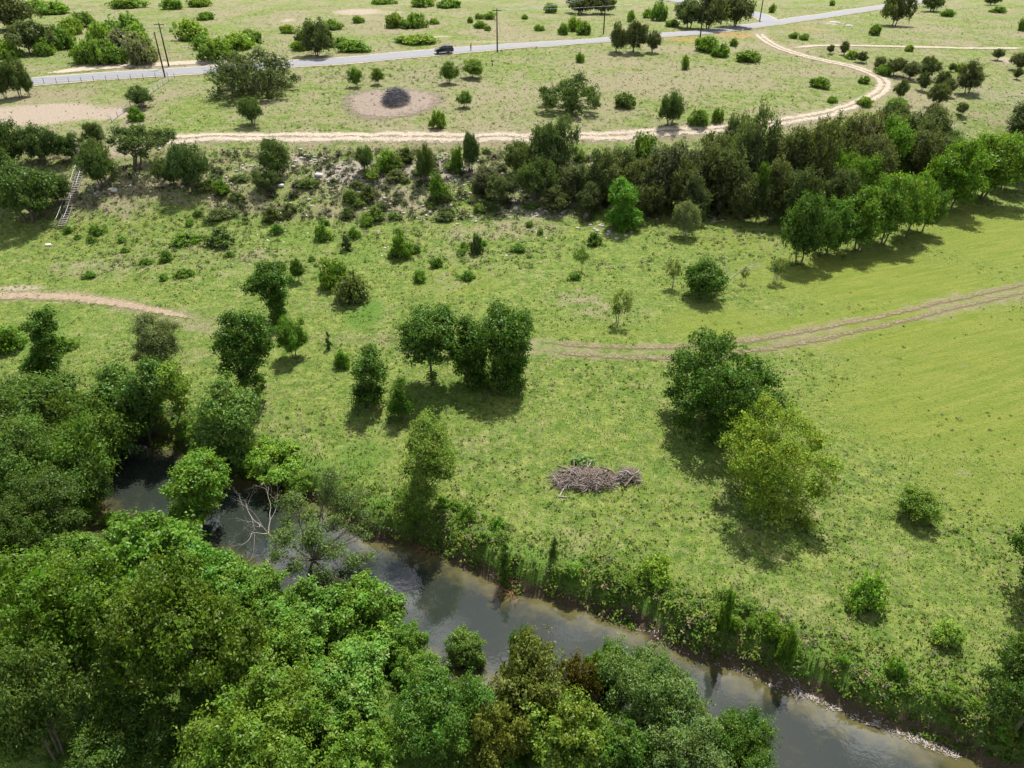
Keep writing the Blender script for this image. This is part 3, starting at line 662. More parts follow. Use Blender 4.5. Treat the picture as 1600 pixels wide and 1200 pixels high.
hero('elm_tree', 975, 356, [(975,288,12),(965,303,13),(985,303,13),(975,323,19),(960,335,13),(991,335,12),(975,346,13)], 'bright green dense tree alone at the foot of the wooded slope', (.062, .135, .018), tr=.2, fork=.6, stems=3, seed=14)
hero('leafy_tree', 345, 726, [(345,612,21),(370,632,21),(325,642,19),(350,655,30),(340,690,28),(372,685,20),(318,672,14)], 'rounded pale green tree leaning over the creek bend', (.068, .115, .030), tr=.2, fork=1.0, stems=3, seed=15)
hero('leafy_tree', 240, 690, [(225,575,15),(240,590,18),(215,600,20),(232,620,22),(205,640,18),(228,648,16),(195,615,14)], 'dark-stemmed tree with leaning trunks at the creek edge', (.048, .088, .022), tr=.2, fork=1.6, stems=3, seed=16)
hero('leafy_tree', 285, 680, [(262,575,14),(270,595,15),(255,610,14),(278,612,11),(285,630,10)], 'yellow-green slim tree beside the dark-stemmed creek tree', (.095, .145, .025), tr=.1, fork=2.0, seed=17)
hero('leafy_tree', 180, 672, [(170,588,18),(190,600,20),(160,610,18),(178,628,22),(150,632,12),(200,625,14)], 'pale green tree behind the creek pool by the meadow path', (.066, .115, .030), tr=.18, fork=1.2, stems=2, seed=18)
hero('willow_tree', 240, 580, [(225,500,13),(245,510,16),(262,512,11),(230,525,18),(252,535,20),(240,555,18),(222,545,11),(265,548,11)], 'grey-green wispy tree with upright branches at the meadow edge', (.085, .10, .055), leaf=(.26, .07), mat='feather', bark='pale_bark', tr=.12, fork=.4, stems=4, seed=19, kw=dict(fill=.15, spray=.35), twigs=5, dens=420)
hero('oak_tree', 393, 146, [(345,107,17),(370,88,19),(400,84,19),(430,97,19),(449,111,12),(385,112,27),(350,124,15),(420,120,22),(390,130,18),(440,128,9)], 'largest dark live oak on the plateau beside the paved road', (.050, .066, .032), leaf=(.32, .2), tr=.4, fork=1.2, stems=4, seed=20, nmax=22000, dens=900)
hero('oak_tree', 893, 172, [(860,146,13),(885,132,15),(905,122,13),(920,140,13),(895,148,15),(929,150,8),(850,140,8)], 'wide oak with several trunks in the open dry field', (.055, .080, .030), leaf=(.34, .22), tr=.28, fork=1.4, stems=4, seed=21, nmax=12000)
hero('oak_tree', 213, 263, [(185,207,11),(205,202,12),(225,202,12),(245,207,11),(262,207,7),(200,217,11),(235,217,11),(215,212,11)], 'umbrella-shaped live oak with dark bare limbs above the stairway', (.055, .078, .032), leaf=(.30, .19), tr=.3, fork=2.0, stems=3, seed=22, nmax=12000, dens=420)
hero('leafy_tree', 480, 912, [(450,800,24),(490,790,24),(530,802,22),(562,826,16),(470,832,22),(510,842,20),(540,855,14),(500,768,18),(440,832,12),(585,830,9),(560,862,9)], 'open crowned pale tree leaning out over the creek water', (.075, .105, .045), leaf=(.16, .08), mat='feather', tr=.2, fork=2.2, seed=23, nmax=20000, dens=480, kw=dict(fill=.15, spray=.35, flat=.6), twigs=6, nd=2)
hero('leafy_tree', 308, 835, [(290,728,16),(315,722,18),(335,742,15),(275,745,14),(305,748,22),(330,762,14),(295,780,18),(320,785,16),(285,800,14)], 'round bright green tree standing against the creek pool', (.072, .130, .018), leaf=(.24, .13), tr=.18, fork=1.2, stems=2, seed=24, kw=dict(upb=.75, per=12, spray=.3))

# ------------------------------------------------------------------ shrubs and young trees of the meadow
for sp, u, v, vt, w, lab, c in [
 ('elm', 460, 558, 492, 54, 'mid-green bush-like tree east of the tall vine-covered tree', (.06, .115, .022)),
 ('shrub', 535, 572, 545, 32, 'low green shrub in the meadow below a thin upright bush', None), ('column', 515, 545, 518, 11, 'thin dark upright bush in the meadow', None),
 ('shrub', 552, 470, 420, 60, 'wide grey-green shrub in the lush patch under the slope', (.095, .12, .05)), ('shrub', 520, 448, 405, 46, 'bright green shrub above the wide grey-green shrub', None),
 ('elm', 466, 440, 404, 25, 'little round tree just right of the leaning lopsided tree', None), ('column', 541, 390, 360, 20, 'dark columnar juniper standing alone on the grassy slope', None),
 ('shrub', 626, 402, 362, 40, 'bright ragged bush on the lower slope', None), ('shrub', 745, 396, 364, 22, 'small dark bush at the meadow corner under the slope', (.05, .075, .03)),
 ('sparse', 908, 424, 384, 28, 'light green young tree in the rough grass', (.07, .12, .03)), ('sparse', 1050, 450, 404, 28, 'thin see-through sapling near the round leaning tree', None),
 ('sparse', 968, 505, 448, 44, 'nearly bare spreading sapling in the rough meadow', None), ('sparse', 1210, 440, 398, 32, 'thin grey sapling at the end of the tree row', None),
 ('sparse', 1160, 442, 415, 16, 'tiny grey sapling between the round tree and the tree row', None),
 ('elm', 1430, 806, 760, 74, 'rounded bright green small tree alone in the rough meadow', (.098, .138, .024)), ('shrub', 1350, 944, 893, 60, 'bright green bush with a dark shadow above the creek bank', (.105, .175, .030)),
 ('shrub', 1475, 1002, 970, 46, 'smallest pale lime bush near the meadow corner', (.17, .235, .060)), ('willow', 1070, 368, 312, 42, 'silvery grey shrub at the foot of the wooded slope', (.11, .125, .08)),
 ('elm', 1218, 330, 286, 38, 'small green tree between the junipers and the tree row', (.062, .11, .02)), ('elm', 1180, 346, 256, 28, 'narrow green tree in front of the dark junipers', (.055, .10, .02)),
 ('shrub', 928, 382, 362, 26, 'dark green bush left of the bright dense tree', (.055, .09, .022)), ('shrub', 1095, 345, 326, 16, 'little round green bush right of the silvery shrub', None),
 ('shrub', 910, 724, 708, 38, 'bluish green weed clump behind the brush pile', (.12, .19, .09)), ('shrub', 1022, 905, 870, 60, 'yellow-green vine-grown bush on the rim of the bank', (.10, .16, .025)),
 ('column', 866, 870, 838, 16, 'thin dark sapling on the creek bank', (.055, .09, .025)), ('column', 790, 905, 845, 26, 'dark cone-shaped bush above the water', (.055, .09, .025)),
 ('shrub', 1130, 985, 920, 26, 'upright light green bush on the bank rim', None), ('shrub', 1225, 1030, 975, 34, 'upright leafy bush hanging over the debris line', None),
 ('boxelder', 430, 748, 690, 100, 'bright vine-covered thicket on the inside of the creek bend', (.095, .165, .024)), ('boxelder', 392, 738, 700, 58, 'dark green thicket beside the vine-covered one', (.06, .11, .02)),
 ('boxelder', 468, 772, 730, 50, 'yellow-green thicket downstream of the vine-covered one', (.105, .16, .03)), ('shrub', 100, 545, 522, 40, 'low bright bush right of the narrow upright tree', None), ('shrub', 15, 545, 505, 60, 'low bright bush at the far edge of the meadow path', None),
 ('shrub', 348, 382, 352, 56, 'wide green shrub with grey twigs in the slope grass', (.075, .11, .035)), ('shrub', 290, 380, 362, 50, 'low shrub left of the wide twiggy one', None), ('shrub', 505, 375, 350, 30, 'small green shrub left of the columnar juniper', None)]:
    plant(sp, u, v, vt, w, lab, None, c)

# ------------------------------------------------------------------ tree row along the mown field and the woods behind
BR = (.080, .130, .022)
ROWC = [(1248,412,300,80,(.045,.082,.018),'dark tree at the near end of the row along the mown field'), (1292,400,310,74,(.055,.10,.02),'second tree from the near end of the field row'), (1335,392,290,82,(.07,.125,.022),'third tree from the near end of the field row'),
        (1375,382,268,84,BR,'brightest yellow-green tree in the field row'), (1412,370,270,60,BR,'slim bright tree right of the brightest one in the field row'), (1437,362,287,56,(.06,.105,.025),'thin-trunked tree standing out from the field row'),
        (1478,328,218,96,(.075,.14,.018),'tall bright tree across the gap in the field row'), (1528,312,205,110,BR,'largest bright tree in the far half of the field row'), (1568,296,208,78,(.075,.135,.02),'bright tree next to the largest one of the field row'), (1605,284,200,80,(.065,.125,.02),'tree of the field row at the picture edge')]
for u, v, vt, w, c, lab in ROWC: plant('elm', u, v, vt, w, lab, 'trees along the mown field', c)
plant('mesquite', 1312, 328, 232, 84, 'smooth domed mid-green tree in the woods behind the field row', None, (.065, .12, .026))
plant('elm', 1372, 285, 182, 74, 'bright green tree standing among the dark junipers', None, (.065, .125, .02))
plant('elm', 1478, 246, 202, 56, 'green tree behind the tall bright tree of the field row', None, (.05, .10, .02))
plant('oak', 1163, 310, 168, 76, 'tall pale oak rising above the dark junipers', None, (.066, .084, .042))
plant('oak', 1145, 262, 178, 46, 'smaller pale oak beside the tall one in the woods', None, (.066, .084, .042))
plant('oak', 812, 272, 218, 58, 'olive oak left of the tall roadside oak on the slope', None, (.068, .088, .038)); plant('oak', 862, 285, 184, 78, 'tall grey-green oak on the slope hiding the dirt track', None, (.062, .086, .036))
plant('oak', 838, 312, 246, 62, 'round oak in front of the tall grey-green oak', None, (.055, .082, .032)); plant('shrub', 1004, 250, 208, 46, 'green thicket at the track edge behind the grey juniper', None, (.06, .10, .022))
GJ = (.075, .080, .062)
for u, v, vt, w, c in [(900,312,254,56,None),(938,318,232,58,None),(968,300,228,50,None),(1002,322,246,58,None),(1042,318,218,76,GJ),(1092,322,222,74,None),(1128,330,228,66,None),(1112,290,205,56,None),(1190,310,206,62,None),(1205,345,246,56,None),
        (1228,322,196,58,None),(1262,328,186,66,None),(1240,352,260,48,None),(1288,306,178,66,None),(1332,282,174,60,(.075,.078,.05)),(1300,350,262,52,None),(1402,262,172,66,None),(1440,250,166,62,None),(1420,290,200,60,None),(1345,320,210,60,None),(1390,215,160,40,None),
        (870,330,290,44,None),(760,300,258,44,GJ),(780,320,272,46,None),(1160,345,270,48,None),(1080,345,270,44,None),(1465,275,210,52,None),(1010,340,285,44,None),(1060,335,250,50,None),(920,335,285,40,None),(1450,215,178,40,None),(1360,250,190,50,None)]:
    plant('juniper', u, v, vt, w*1.2, 'grey weathered juniper in the crowded slope woods' if c is not None else 'dark juniper crowded into the slope woods below the dirt track', 'junipers of the slope woods' if c is None else 'grey junipers of the slope woods', c)

# oaks on the left half of the slope
ORD = 'first second third fourth fifth sixth seventh eighth ninth tenth eleventh twelfth thirteenth fourteenth fifteenth sixteenth seventeenth eighteenth nineteenth twentieth'.split()
def ordinal(k):
    tens = {2: 'twenty', 3: 'thirty', 4: 'forty', 5: 'fifty', 6: 'sixty', 7: 'seventy'}
    return ORD[k] if k < 20 else (tens[(k+1)//10]+('-'+ORD[k % 10] if (k+1) % 10 else '')) if (k+1) % 10 else tens[(k+1)//10][:-1]+'ieth'
def number(objs, fmt):
    for k_, o_ in enumerate(sorted(objs, key=lambda q_: q_.location.x/(q_.location.y+25))): o_['label'] = fmt % ordinal(k_)
number([o_ for o_ in COL.objects if o_.get('group') == 'junipers of the slope woods'], 'dark juniper in the slope woods, %s along the slope from the stairway side')
number([o_ for o_ in COL.objects if o_.get('group') == 'grey junipers of the slope woods'], 'grey weathered juniper in the slope woods, %s grey one from the stairway side')
OAKL = [(20,262,186,64,'live oak at the picture edge behind the big dark oak clump'),(68,256,194,66,'live oak with forked trunk left of the stairway'),(112,252,208,46,'live oak with low leaning limb beside the stairway top'),(48,345,250,112,'big dark oak clump left of the stairway foot'),
        (8,318,230,72,'dark oak half cut by the picture edge'),(92,318,268,58,'dense green oak overhanging the stairway'),(150,226,190,42,'small pale oak behind the stairway head'),(162,292,218,62,'shaded oak right of the stairway'),(298,298,222,62,'dark oak with thin trunks downslope of the track'),
        (270,290,246,46,'low oak left of the thin-trunked dark oak'),(430,276,214,58,'olive oak at the lower edge of the dirt track'),(415,298,262,42,'low dark oak beneath the olive one'),(572,268,228,30,'narrow dark oak among slope rocks'),(665,282,224,34,'upright grey-green oak on the rocky slope'),(735,266,206,32,'slim oak leaning over the dirt track'),
        (222,167,134,44,'round dark oak bush by the fence corner'),(395,195,152,40,'small dark oak between track and big live oak'),(1046,196,142,46,'dense dark oak alone at the upper track edge'),(10,155,104,26,'thin oak at the picture edge by the road'),(32,152,88,38,'tallest thin oak by the road fence'),(46,150,112,22,'smallest thin oak by the road fence')]
for u, v, vt, w, lab in OAKL: plant('oak', u, v, vt, w, lab, None, (.052, .076, .030) if v < 240 or u > 240 else (.048, .074, .026))
for u, v, vt, w, lab in [(606,268,234,42,'brighter rounded bush beside the narrow dark oak'),(214,188,166,28,'green bush just below the round dark oak bush'),(685,312,270,36,'green bush in the middle of the rocky slope'),(715,270,228,22,'dark upright bush left of the slim leaning oak'),(345,300,280,34,'low bush right of the thin-trunked dark oak')]:
    plant('shrub', u, v, vt, w, lab, None, None)
SL = np.random.default_rng(5)
for q in range(70):
    u = SL.uniform(300, 960); v = SL.uniform(238, 345)
    if u < 420 and v < 250: v += 40
    w = SL.uniform(14, 34); plant('shrub', u, v, v-w*SL.uniform(.35, .75), w*1.1, 'low dark bush scattered over the rocky slope', 'low bushes of the rocky slope', (.062, .080, .032) if q % 3 else (.085, .12, .035))
for q in range(34):
    u = SL.uniform(90, 900); v = SL.uniform(345, 440)
    w = SL.uniform(10, 26); plant('shrub', u, v, v-w*SL.uniform(.45, .8), w, 'low green weed bush in the grass below the rocky slope', 'weed bushes below the rocky slope', (.075, .135, .025))

# ------------------------------------------------------------------ plateau beyond the slope
OK_ = [(15,48,-18,100,'large dark oak in the top corner beyond the scrub'),(50,84,32,72,'dark rounded oak among bright scrub beyond the road'),(498,88,30,58,'dark oak clump at the roadside opposite the big live oak'),(965,82,36,34,'dark left half of the oak pair below the road'),(992,82,33,40,'dark right half of the oak pair below the road'),
       (908,22,-12,52,'dark oak at the top edge behind the first roadside pole'),(942,22,-10,42,'second dark oak at the top edge behind the roadside pole'),(1076,44,0,54,'near oak of the grove beside the road fork'),(1108,46,-14,60,'middle oak of the grove beside the road fork'),(1146,42,-18,58,'far oak of the grove beside the road fork'),
       (1395,40,-12,50,'dark oak standing at the far road verge'),(1455,18,-14,40,'pair-trunked oak at the top edge'),(1548,8,-10,24,'small oak in the upper corner of the green field'),(1405,155,124,26,'dark round bush at the bend of the dirt track')]
for u, v, vt, w, lab in OK_: plant('far_oak', u, v, vt, w, lab)
for u, v, vt, w, lab in [(1020,82,48,24,'grey-green juniper right of the oak pair'),(1510,146,94,46,'big grey-green juniper in the gully pasture'),(1594,212,158,68,'dark juniper at the picture edge above the field row')]: plant('juniper', u, v, vt, w, lab)
for u, v, vt, w in [(1297,84,70,13),(1318,86,64,15),(1345,98,80,22),(1372,108,88,24),(1398,118,90,32),(1420,124,96,30),(1446,124,88,34),(1470,136,110,28),(1462,168,130,32),(1478,150,122,24),(1440,142,112,22),(1486,112,98,12),(1557,94,76,18),(1590,110,80,34),(1588,124,106,14),(1455,190,160,22),(1500,180,160,20)]:
    plant('juniper', u, v, vt, w, 'small dark juniper lining the gully beyond the track bend', 'junipers of the gully')
for u, v, vt, w, lab, c in [(906,97,82,16,'small round shrub left of the oak pair',None),(976,168,144,34,'pale round shrub in the dry field right of the wide oak',(.085,.12,.04)),(1090,196,170,32,'light shrub beside the dense dark oak',(.085,.13,.03)),(1104,80,56,42,'shrub under the second roadside pole',None),
        (1126,88,68,30,'low shrub below the one under the pole',None),(1168,96,78,40,'broad shrub in the dry field by the road fork',None),(1146,72,60,14,'tiny shrub by the red grass verge',None),(1280,136,120,34,'dense round green shrub inside the track bend',None),(1380,117,100,26,'bright round shrub outside the track bend',None),
        (1366,55,38,18,'small round shrub in the far green field',None),(1596,48,28,16,'little bush at the picture edge of the far green field',None),(702,130,96,30,'young tree with a pale trunk below the car',None),(740,122,92,38,'bushy young tree with dark foot below the car',None),(556,136,106,24,'thin young tree in the verge weeds',None),
        (590,132,106,22,'second thin young tree in the verge weeds',None),(685,200,172,26,'upright shrub below the scorched circle',None),(727,168,142,26,'small pale young tree right of the scorched circle',None),(1120,190,168,20,'small bush near the upper track',None),(1070,108,86,14,'lone tiny sapling in the dry field',None),(1300,160,150,16,'small weed bush inside the track bend',None)]:
    plant('elm' if 'young tree' in lab else 'scrub', u, v, vt, w, lab, None, c or ((.085, .13, .03) if 'young tree' in lab else None))
SCR = [(10,90,62,46),(72,86,60,34),(98,76,40,42),(112,54,28,42),(132,42,18,42),(86,22,2,52),(60,16,-2,40),(200,12,-6,60),(270,14,-4,42),(312,10,-6,42),(135,98,64,42),(165,99,60,48),(160,74,35,52),(200,62,22,62),(196,86,45,62),(226,99,60,52),(185,99,72,40),(215,75,40,50),
       (300,62,30,56),(320,76,54,42),(336,94,60,56),(370,77,50,52),(392,68,46,40),(322,31,18,30),(450,52,38,26),(490,62,34,42),(521,46,30,32),(470,78,60,34),(552,80,62,52),(530,72,58,40),(617,43,20,32),(652,43,20,34),(637,44,30,30),(656,68,52,58),(630,66,56,30),(560,36,24,22),(678,38,28,18),(660,10,-6,42),(702,12,-2,40),(600,6,-6,40),
       (735,36,26,12),(748,30,20,14),(765,30,18,22),(750,44,32,22),(762,48,40,14),(897,48,25,26),(912,54,34,24),(880,54,36,18),(985,34,16,16),(1030,32,0,28),(1050,42,30,24),(1012,28,14,18),(860,20,4,26),(842,48,38,18),(1206,20,6,12),(1300,9,0,10),(1560,20,10,24),(820,30,22,12),
       (1240,60,50,16),(1256,62,52,18),(1330,92,78,18),(1350,130,118,18),(1400,170,152,34),(1350,165,150,26),(1450,100,88,22),(1500,112,98,16),(1420,80,70,14),(1480,26,14,22)]
for k_, (u, v, vt, w) in enumerate(SCR):
    g = (.085, .095, .068) if (u, v) in ((226, 99), (196, 86)) else (.088, .138, .032) if k_ % 3 else (.115, .165, .034)
    plant('scrub', u, v, vt, w, 'bright green scrub bush beyond the paved road' if v < 110 and u < 1100 else 'low scrub bush dotted about the far gully pasture', 'scrub beyond the paved road' if v < 110 and u < 1100 else 'scrub of the gully pasture', g)

number([o_ for o_ in COL.objects if o_.get('group') == 'junipers of the gully'], 'small dark gully juniper beyond the track bend, %s from the bend outward')
number([o_ for o_ in COL.objects if o_.get('group') == 'scrub beyond the paved road'], 'green scrub bush beyond the paved road, %s counted from the corner oak')
number([o_ for o_ in COL.objects if o_.get('group') == 'scrub of the gully pasture'], 'low scrub bush of the gully pasture, %s from the road fork outward')
# ------------------------------------------------------------------ woods on the near bank
SG, OL, LM = (.075, .115, .038), (.085, .092, .026), (.105, .142, .024)
for sp, u, v, w, h, lab, c in [
 ('mesquite', 60, 640, 190, 8.0, 'wide pale feathery tree at the far end of the near bank', (.070, .110, .030)), ('mesquite', 145, 668, 150, 7.5, 'pale feathery tree overhanging the creek pool', (.072, .115, .028)),
 ('mesquite', 20, 715, 150, 8.0, 'grey-branched pale tree at the picture edge', (.070, .105, .034)), ('mesquite', 105, 730, 160, 7.5, 'pale feathery tree with bare grey twigs above the dark hollow', (.070, .115, .025)),
 ('near_tree', 125, 750, 95, 6, 'dark shaded tree beside the creek pool', (.045, .080, .018)), ('near_tree', 60, 800, 150, 6.5, 'dark rounded tree at the picture edge below the feathery ones', (.042, .074, .014)), ('near_tree', 15, 850, 120, 6.5, 'dark tree cut by the picture edge below the hollow', (.045, .076, .016)),
 ('boxelder', 215, 862, 180, 6.0, 'bright leafy tree with drooping sprays beside the pool', None), ('boxelder', 305, 905, 170, 5.4, 'bright leafy tree under the round tree at the creek', None), ('boxelder', 385, 925, 130, 4.4, 'bright leafy tree left of the bare dead tree', None),
 ('boxelder', 215, 935, 150, 4.6, 'bright leafy tree in the middle of the near woods', (.066, .128, .020)), ('boxelder', 120, 885, 130, 5, 'mid-green leafy tree near the small clearing', (.062, .115, .02)), ('boxelder', 350, 965, 140, 4.2, 'leafy tree in front of the drooping bright ones', (.07, .135, .02)),
 ('boxelder', 562, 965, 150, 4.6, 'round bright tree projecting over the creek', (.085, .150, .020)), ('boxelder', 455, 972, 150, 4.2, 'bright leafy tree below the open crowned creek tree', (.08, .145, .022)), ('boxelder', 625, 1010, 90, 3.2, 'low leafy tree at the water below the projecting round one', (.08, .145, .022)),
 ('near_tree', 285, 985, 235, 10.5, 'large olive tree with a bare trunk in the near woods', (.060, .098, .014)), ('near_tree', 95, 960, 230, 10, 'large yellow-olive tree spreading to the picture edge', (.068, .108, .014)), ('near_tree', 190, 1150, 170, 3.4, 'low dark tree in the deep shade of the lower corner woods', (.045, .080, .013)),
 ('mesquite', 35, 1090, 170, 9, 'pale grey-green feathery tree in the bottom corner', (.070, .105, .034)), ('near_tree', 330, 1110, 120, 3.6, 'low dark tree right of the deep-shaded one', (.045, .082, .014)),
 ('boxelder', 440, 1030, 130, 4.6, 'light green leafy bush tree by the broken snag', (.09, .155, .025)), ('boxelder', 545, 1055, 150, 3.6, 'low light green thicket in the near bank clearing', (.085, .15, .028)), ('boxelder', 490, 1100, 120, 3.4, 'low green thicket behind the yellow-green corner tree', (.085, .155, .022)),
 ('near_tree', 400, 1165, 250, 7.5, 'yellow-green broad tree at the bottom edge', (.085, .138, .018)), ('boxelder', 560, 1180, 130, 4, 'light green bush tree at the bottom edge', (.09, .155, .024)), ('near_tree', 690, 1120, 160, 5.5, 'dense glossy privet-like tree at the bottom edge', (.058, .118, .020)), ('boxelder', 650, 1050, 80, 3, 'small leafy bush above the dense glossy tree', None),
 ('boxelder', 725, 1010, 70, 3, 'light bush at the water between the thicket and olive juniper', (.09, .14, .035)), ('juniper', 830, 1070, 150, 6.4, 'olive-brown juniper on the near creek edge', OL), ('juniper', 770, 1150, 110, 5, 'lower olive juniper in front of the olive-brown one', (.085, .10, .024)), ('juniper', 900, 1060, 70, 5, 'small brownish juniper right of the olive-brown one', (.095, .085, .026)),
 ('boxelder', 890, 1140, 150, 5.2, 'vivid yellow-green tree between juniper and silvery tree', LM), ('boxelder', 955, 1040, 70, 4.5, 'small deep green tree behind the yellow-green one', (.07, .135, .02)), ('elm', 820, 1020, 50, 5.5, 'small green tree top behind the olive-brown juniper', (.065, .12, .02)),
 ('near_tree', 1015, 1085, 175, 7.5, 'tall silvery green tree at the bottom edge by the water', (.085, .125, .045)), ('near_tree', 1050, 1170, 170, 5.5, 'lower silvery green tree at the bottom edge', (.075, .12, .038)), ('boxelder', 970, 1180, 120, 4.5, 'dark green tree under the silvery ones', (.055, .11, .02)),
 ('near_tree', 1155, 1170, 120, 5.2, 'dark green rounded tree standing at the water in the bottom edge', (.048, .094, .016)), ('near_tree', 1605, 1090, 170, 7, 'shaded dark tree in the bottom corner on the meadow bank', (.052, .088, .02)), ('elm', 1655, 860, 130, 6.5, 'dark tree just beyond the meadow edge', DK)]:
    crown_at(sp, u, v, w, h, lab, None, c)
UG = np.random.default_rng(11)
for q in range(44):       # understorey between the near trees
    t_ = UG.uniform(0, 1); i_ = UG.integers(1, len(Nw)-4); a_ = Nw[i_]*(1-t_)+Nw[i_+1]*t_
    d_ = unit(Nw[i_]-Fw[i_]); o_ = UG.uniform(.3, 20); p_ = a_+d_*o_
    if p_[1] < 8: continue
    w_ = UG.uniform(1.6, 3.4); put('shrub', np.array([p_[0], p_[1], float(height(p_[0], p_[1]))]), w_, w_*UG.uniform(.5, .8), 'leafy understorey bush between the trees of the near bank', 'understorey bushes of the near bank', (.06, .115, .02) if q % 3 else (.085, .14, .03))
for q in range(46):        # bushes on the far bank's rim
    t_ = UG.uniform(0, 1); i_ = UG.integers(4, len(Nw)-2); a_ = Fw[i_]*(1-t_)+Fw[i_+1]*t_
    d_ = unit(Fw[i_]-Nw[i_]); o_ = UG.uniform(1.0, 3.4); p_ = a_+d_*o_
    w_ = UG.uniform(.8, 1.9); put('shrub', np.array([p_[0], p_[1], float(height(p_[0], p_[1]))]), w_, w_*UG.uniform(.45, .8), 'leafy bush crowding the rim of the meadow bank', 'bushes on the rim of the meadow bank', (.085, .15, .024) if q % 3 else (.10, .145, .04))
number([o_ for o_ in COL.objects if o_.get('group') == 'bushes on the rim of the meadow bank'], 'leafy bush on the meadow bank rim, %s downstream of the creek bend')
# ------------------------------------------------------------------ grass, weeds, stones
VG = np.random.default_rng(3)
def scatter(n, u0, u1, v0, v1, rng):
    """points of the ground spread evenly over the area seen between two photo rows, margins included"""
    y0, y1 = at_z(800, v1, 0)[1], at_z(800, v0, 0)[1]
    y = y0+(y1-y0)*rng.uniform(0, 1, n)**1.25; s = rng.uniform(u0, u1, n); x = s*(y*.62+17)
    return x, y
def tuft_mesh(name, x, y, h, w, col, blades, rng, mat):
    n = len(x); z = height(x, y)
    B = np.repeat(np.stack([x, y, z], -1), blades, 0); hh = np.repeat(h, blades)*rng.uniform(.6, 1.3, n*blades); wd = np.repeat(w, blades)*rng.uniform(.6, 1.3, n*blades)
    a = rng.uniform(0, 6.28, n*blades); ln = rng.uniform(.15, .9, n*blades)
    side = np.stack([np.cos(a), np.sin(a), 0*a], -1); out = np.stack([-np.sin(a), np.cos(a), 0*a], -1)
    B = B+out*(np.repeat(w, blades)*rng.uniform(-.8, .8, n*blades))[:, None]
    tip = B+out*(hh*ln)[:, None]+np.array([0, 0, 1])*(hh*(1-.35*ln))[:, None]
    V = np.stack([B-side*(wd*.5)[:, None], B+side*(wd*.5)[:, None], tip], 1).reshape(-1, 3); V[0::3, 2] -= .03; V[1::3, 2] -= .03
    me = mesh_np(name, V, np.arange(len(V)).reshape(-1, 3), mat); attr(me, 'tint', np.repeat(np.repeat(col, blades, 0), 3, 0)); return me
def grass_colour(x, y, rng):
    za, zb = zones(x, y); n = len(x)
    k = np.clip(fbm(x*.25, y*.25, 40, 3)*1.6-.3+rng.normal(size=n)*.18, 0, 1)[:, None]
    c = np.array([.080, .150, .022])*(1-k)+np.array([.168, .215, .042])*k
    d = (rng.uniform(0, 1, n) < .12+.58*za[:, 0]+.2*fbm(x*.6, y*.6, 50, 2))[:, None]
    c = np.where(d, np.array([.26, .235, .12]), c)
    c = c*(1-zb[:, 1:2])+zb[:, 1:2]*np.array([.150, .200, .030])
    c = np.where((rng.uniform(0, 1, n) < zb[:, 0]*.8)[:, None], np.array([.075, .155, .02]), c)
    return c, za, zb
_TR = [(dense(np.array([G(u, v)[:2] for u, v in T_]), 2), hw_) for T_, hw_ in ((T1, 2.2), (T2, 1.7), (ROAD, 4.5))]
def on_track(x, y):
    r_ = np.zeros(len(x), bool)
    for T_, hw_ in _TR:
        d_, _, _ = seg_dist(x, y, T_); r_ |= d_ < hw_
    return r_
x, y = scatter(185000, -1.2, 1.2, 335, 1190, VG); c, za, zb = grass_colour(x, y, VG)
d, sd, w = seg_dist(x, y, CRK, CHW); ok = (d > w+.3) & ~(on_track(x, y)) & (VG.uniform(0, 1, len(x)) > za[:, 1]) & (VG.uniform(0, 1, len(x)) > .35*zb[:, 1])
x, y, c, zb, d, sd, w = x[ok], y[ok], c[ok], zb[ok], d[ok], sd[ok], w[ok]
cl_ = fbm(x*.5, y*.5, 91, 3)
h = VG.uniform(.05, .13, len(x))*(.6+1.1*cl_)*(1-.5*zb[:, 1])*(1+1.0*smooth(8, 1, d-w)); ww = VG.uniform(.06, .13, len(x))
tag(link('meadow_grass', tuft_mesh('meadow_grass', x, y, h, ww, c, 2, VG, M['grass'])), 'rough green and straw-coloured grass covering the meadow', 'grass', None, 'stuff')
x, y = scatter(44000, -1.2, 1.2, 60, 335, VG); c, za, zb = grass_colour(x, y, VG); ok = ~(on_track(x, y)) & (VG.uniform(0, 1, len(x)) > np.maximum(za[:, 1], za[:, 2]*.6)); x, y, c = x[ok], y[ok], c[ok]
tag(link('plateau_grass', tuft_mesh('plateau_grass', x, y, VG.uniform(.10, .24, len(x)), VG.uniform(.16, .36, len(x)), c, 3, VG, M['grass'])), 'thin dry grass of the slope and plateau', 'grass', None, 'stuff')

def weeds(name, x, y, size, col, per, label):
    n = len(x); z = height(x, y); P = np.repeat(np.stack([x, y, z], -1), per, 0); s = np.repeat(size, per); dr = unit(VG.normal(size=(n*per, 3))); dr[:, 2] = np.abs(dr[:, 2])
    P = P+dr*(s*VG.uniform(.3, 1, n*per))[:, None]*np.array([.6, .6, .75]); nr = unit(dr+np.array([0, 0, .6])+VG.normal(size=P.shape)*.4)
    V, Q = leaf_quads(P, nr, np.maximum(.16, s*.26), np.maximum(.09, s*.16), VG); me = mesh_np(name, V, Q, M['grass']); attr(me, 'tint', np.repeat(np.repeat(col, per, 0), 4, 0))
    return tag(link(name, me), label, 'weeds', None, 'stuff')
PAL = np.array([(.085, .160, .026), (.150, .220, .040), (.190, .225, .050), (.25, .225, .125), (.130, .160, .080)])
def palette(n, pr): return PAL[VG.choice(5, n, p=pr)]*VG.uniform(.8, 1.2, (n, 1))
x, y = scatter(17000, -1.2, 1.2, 345, 1190, VG); za, zb = zones(x, y); d, sd, w = seg_dist(x, y, CRK, CHW)
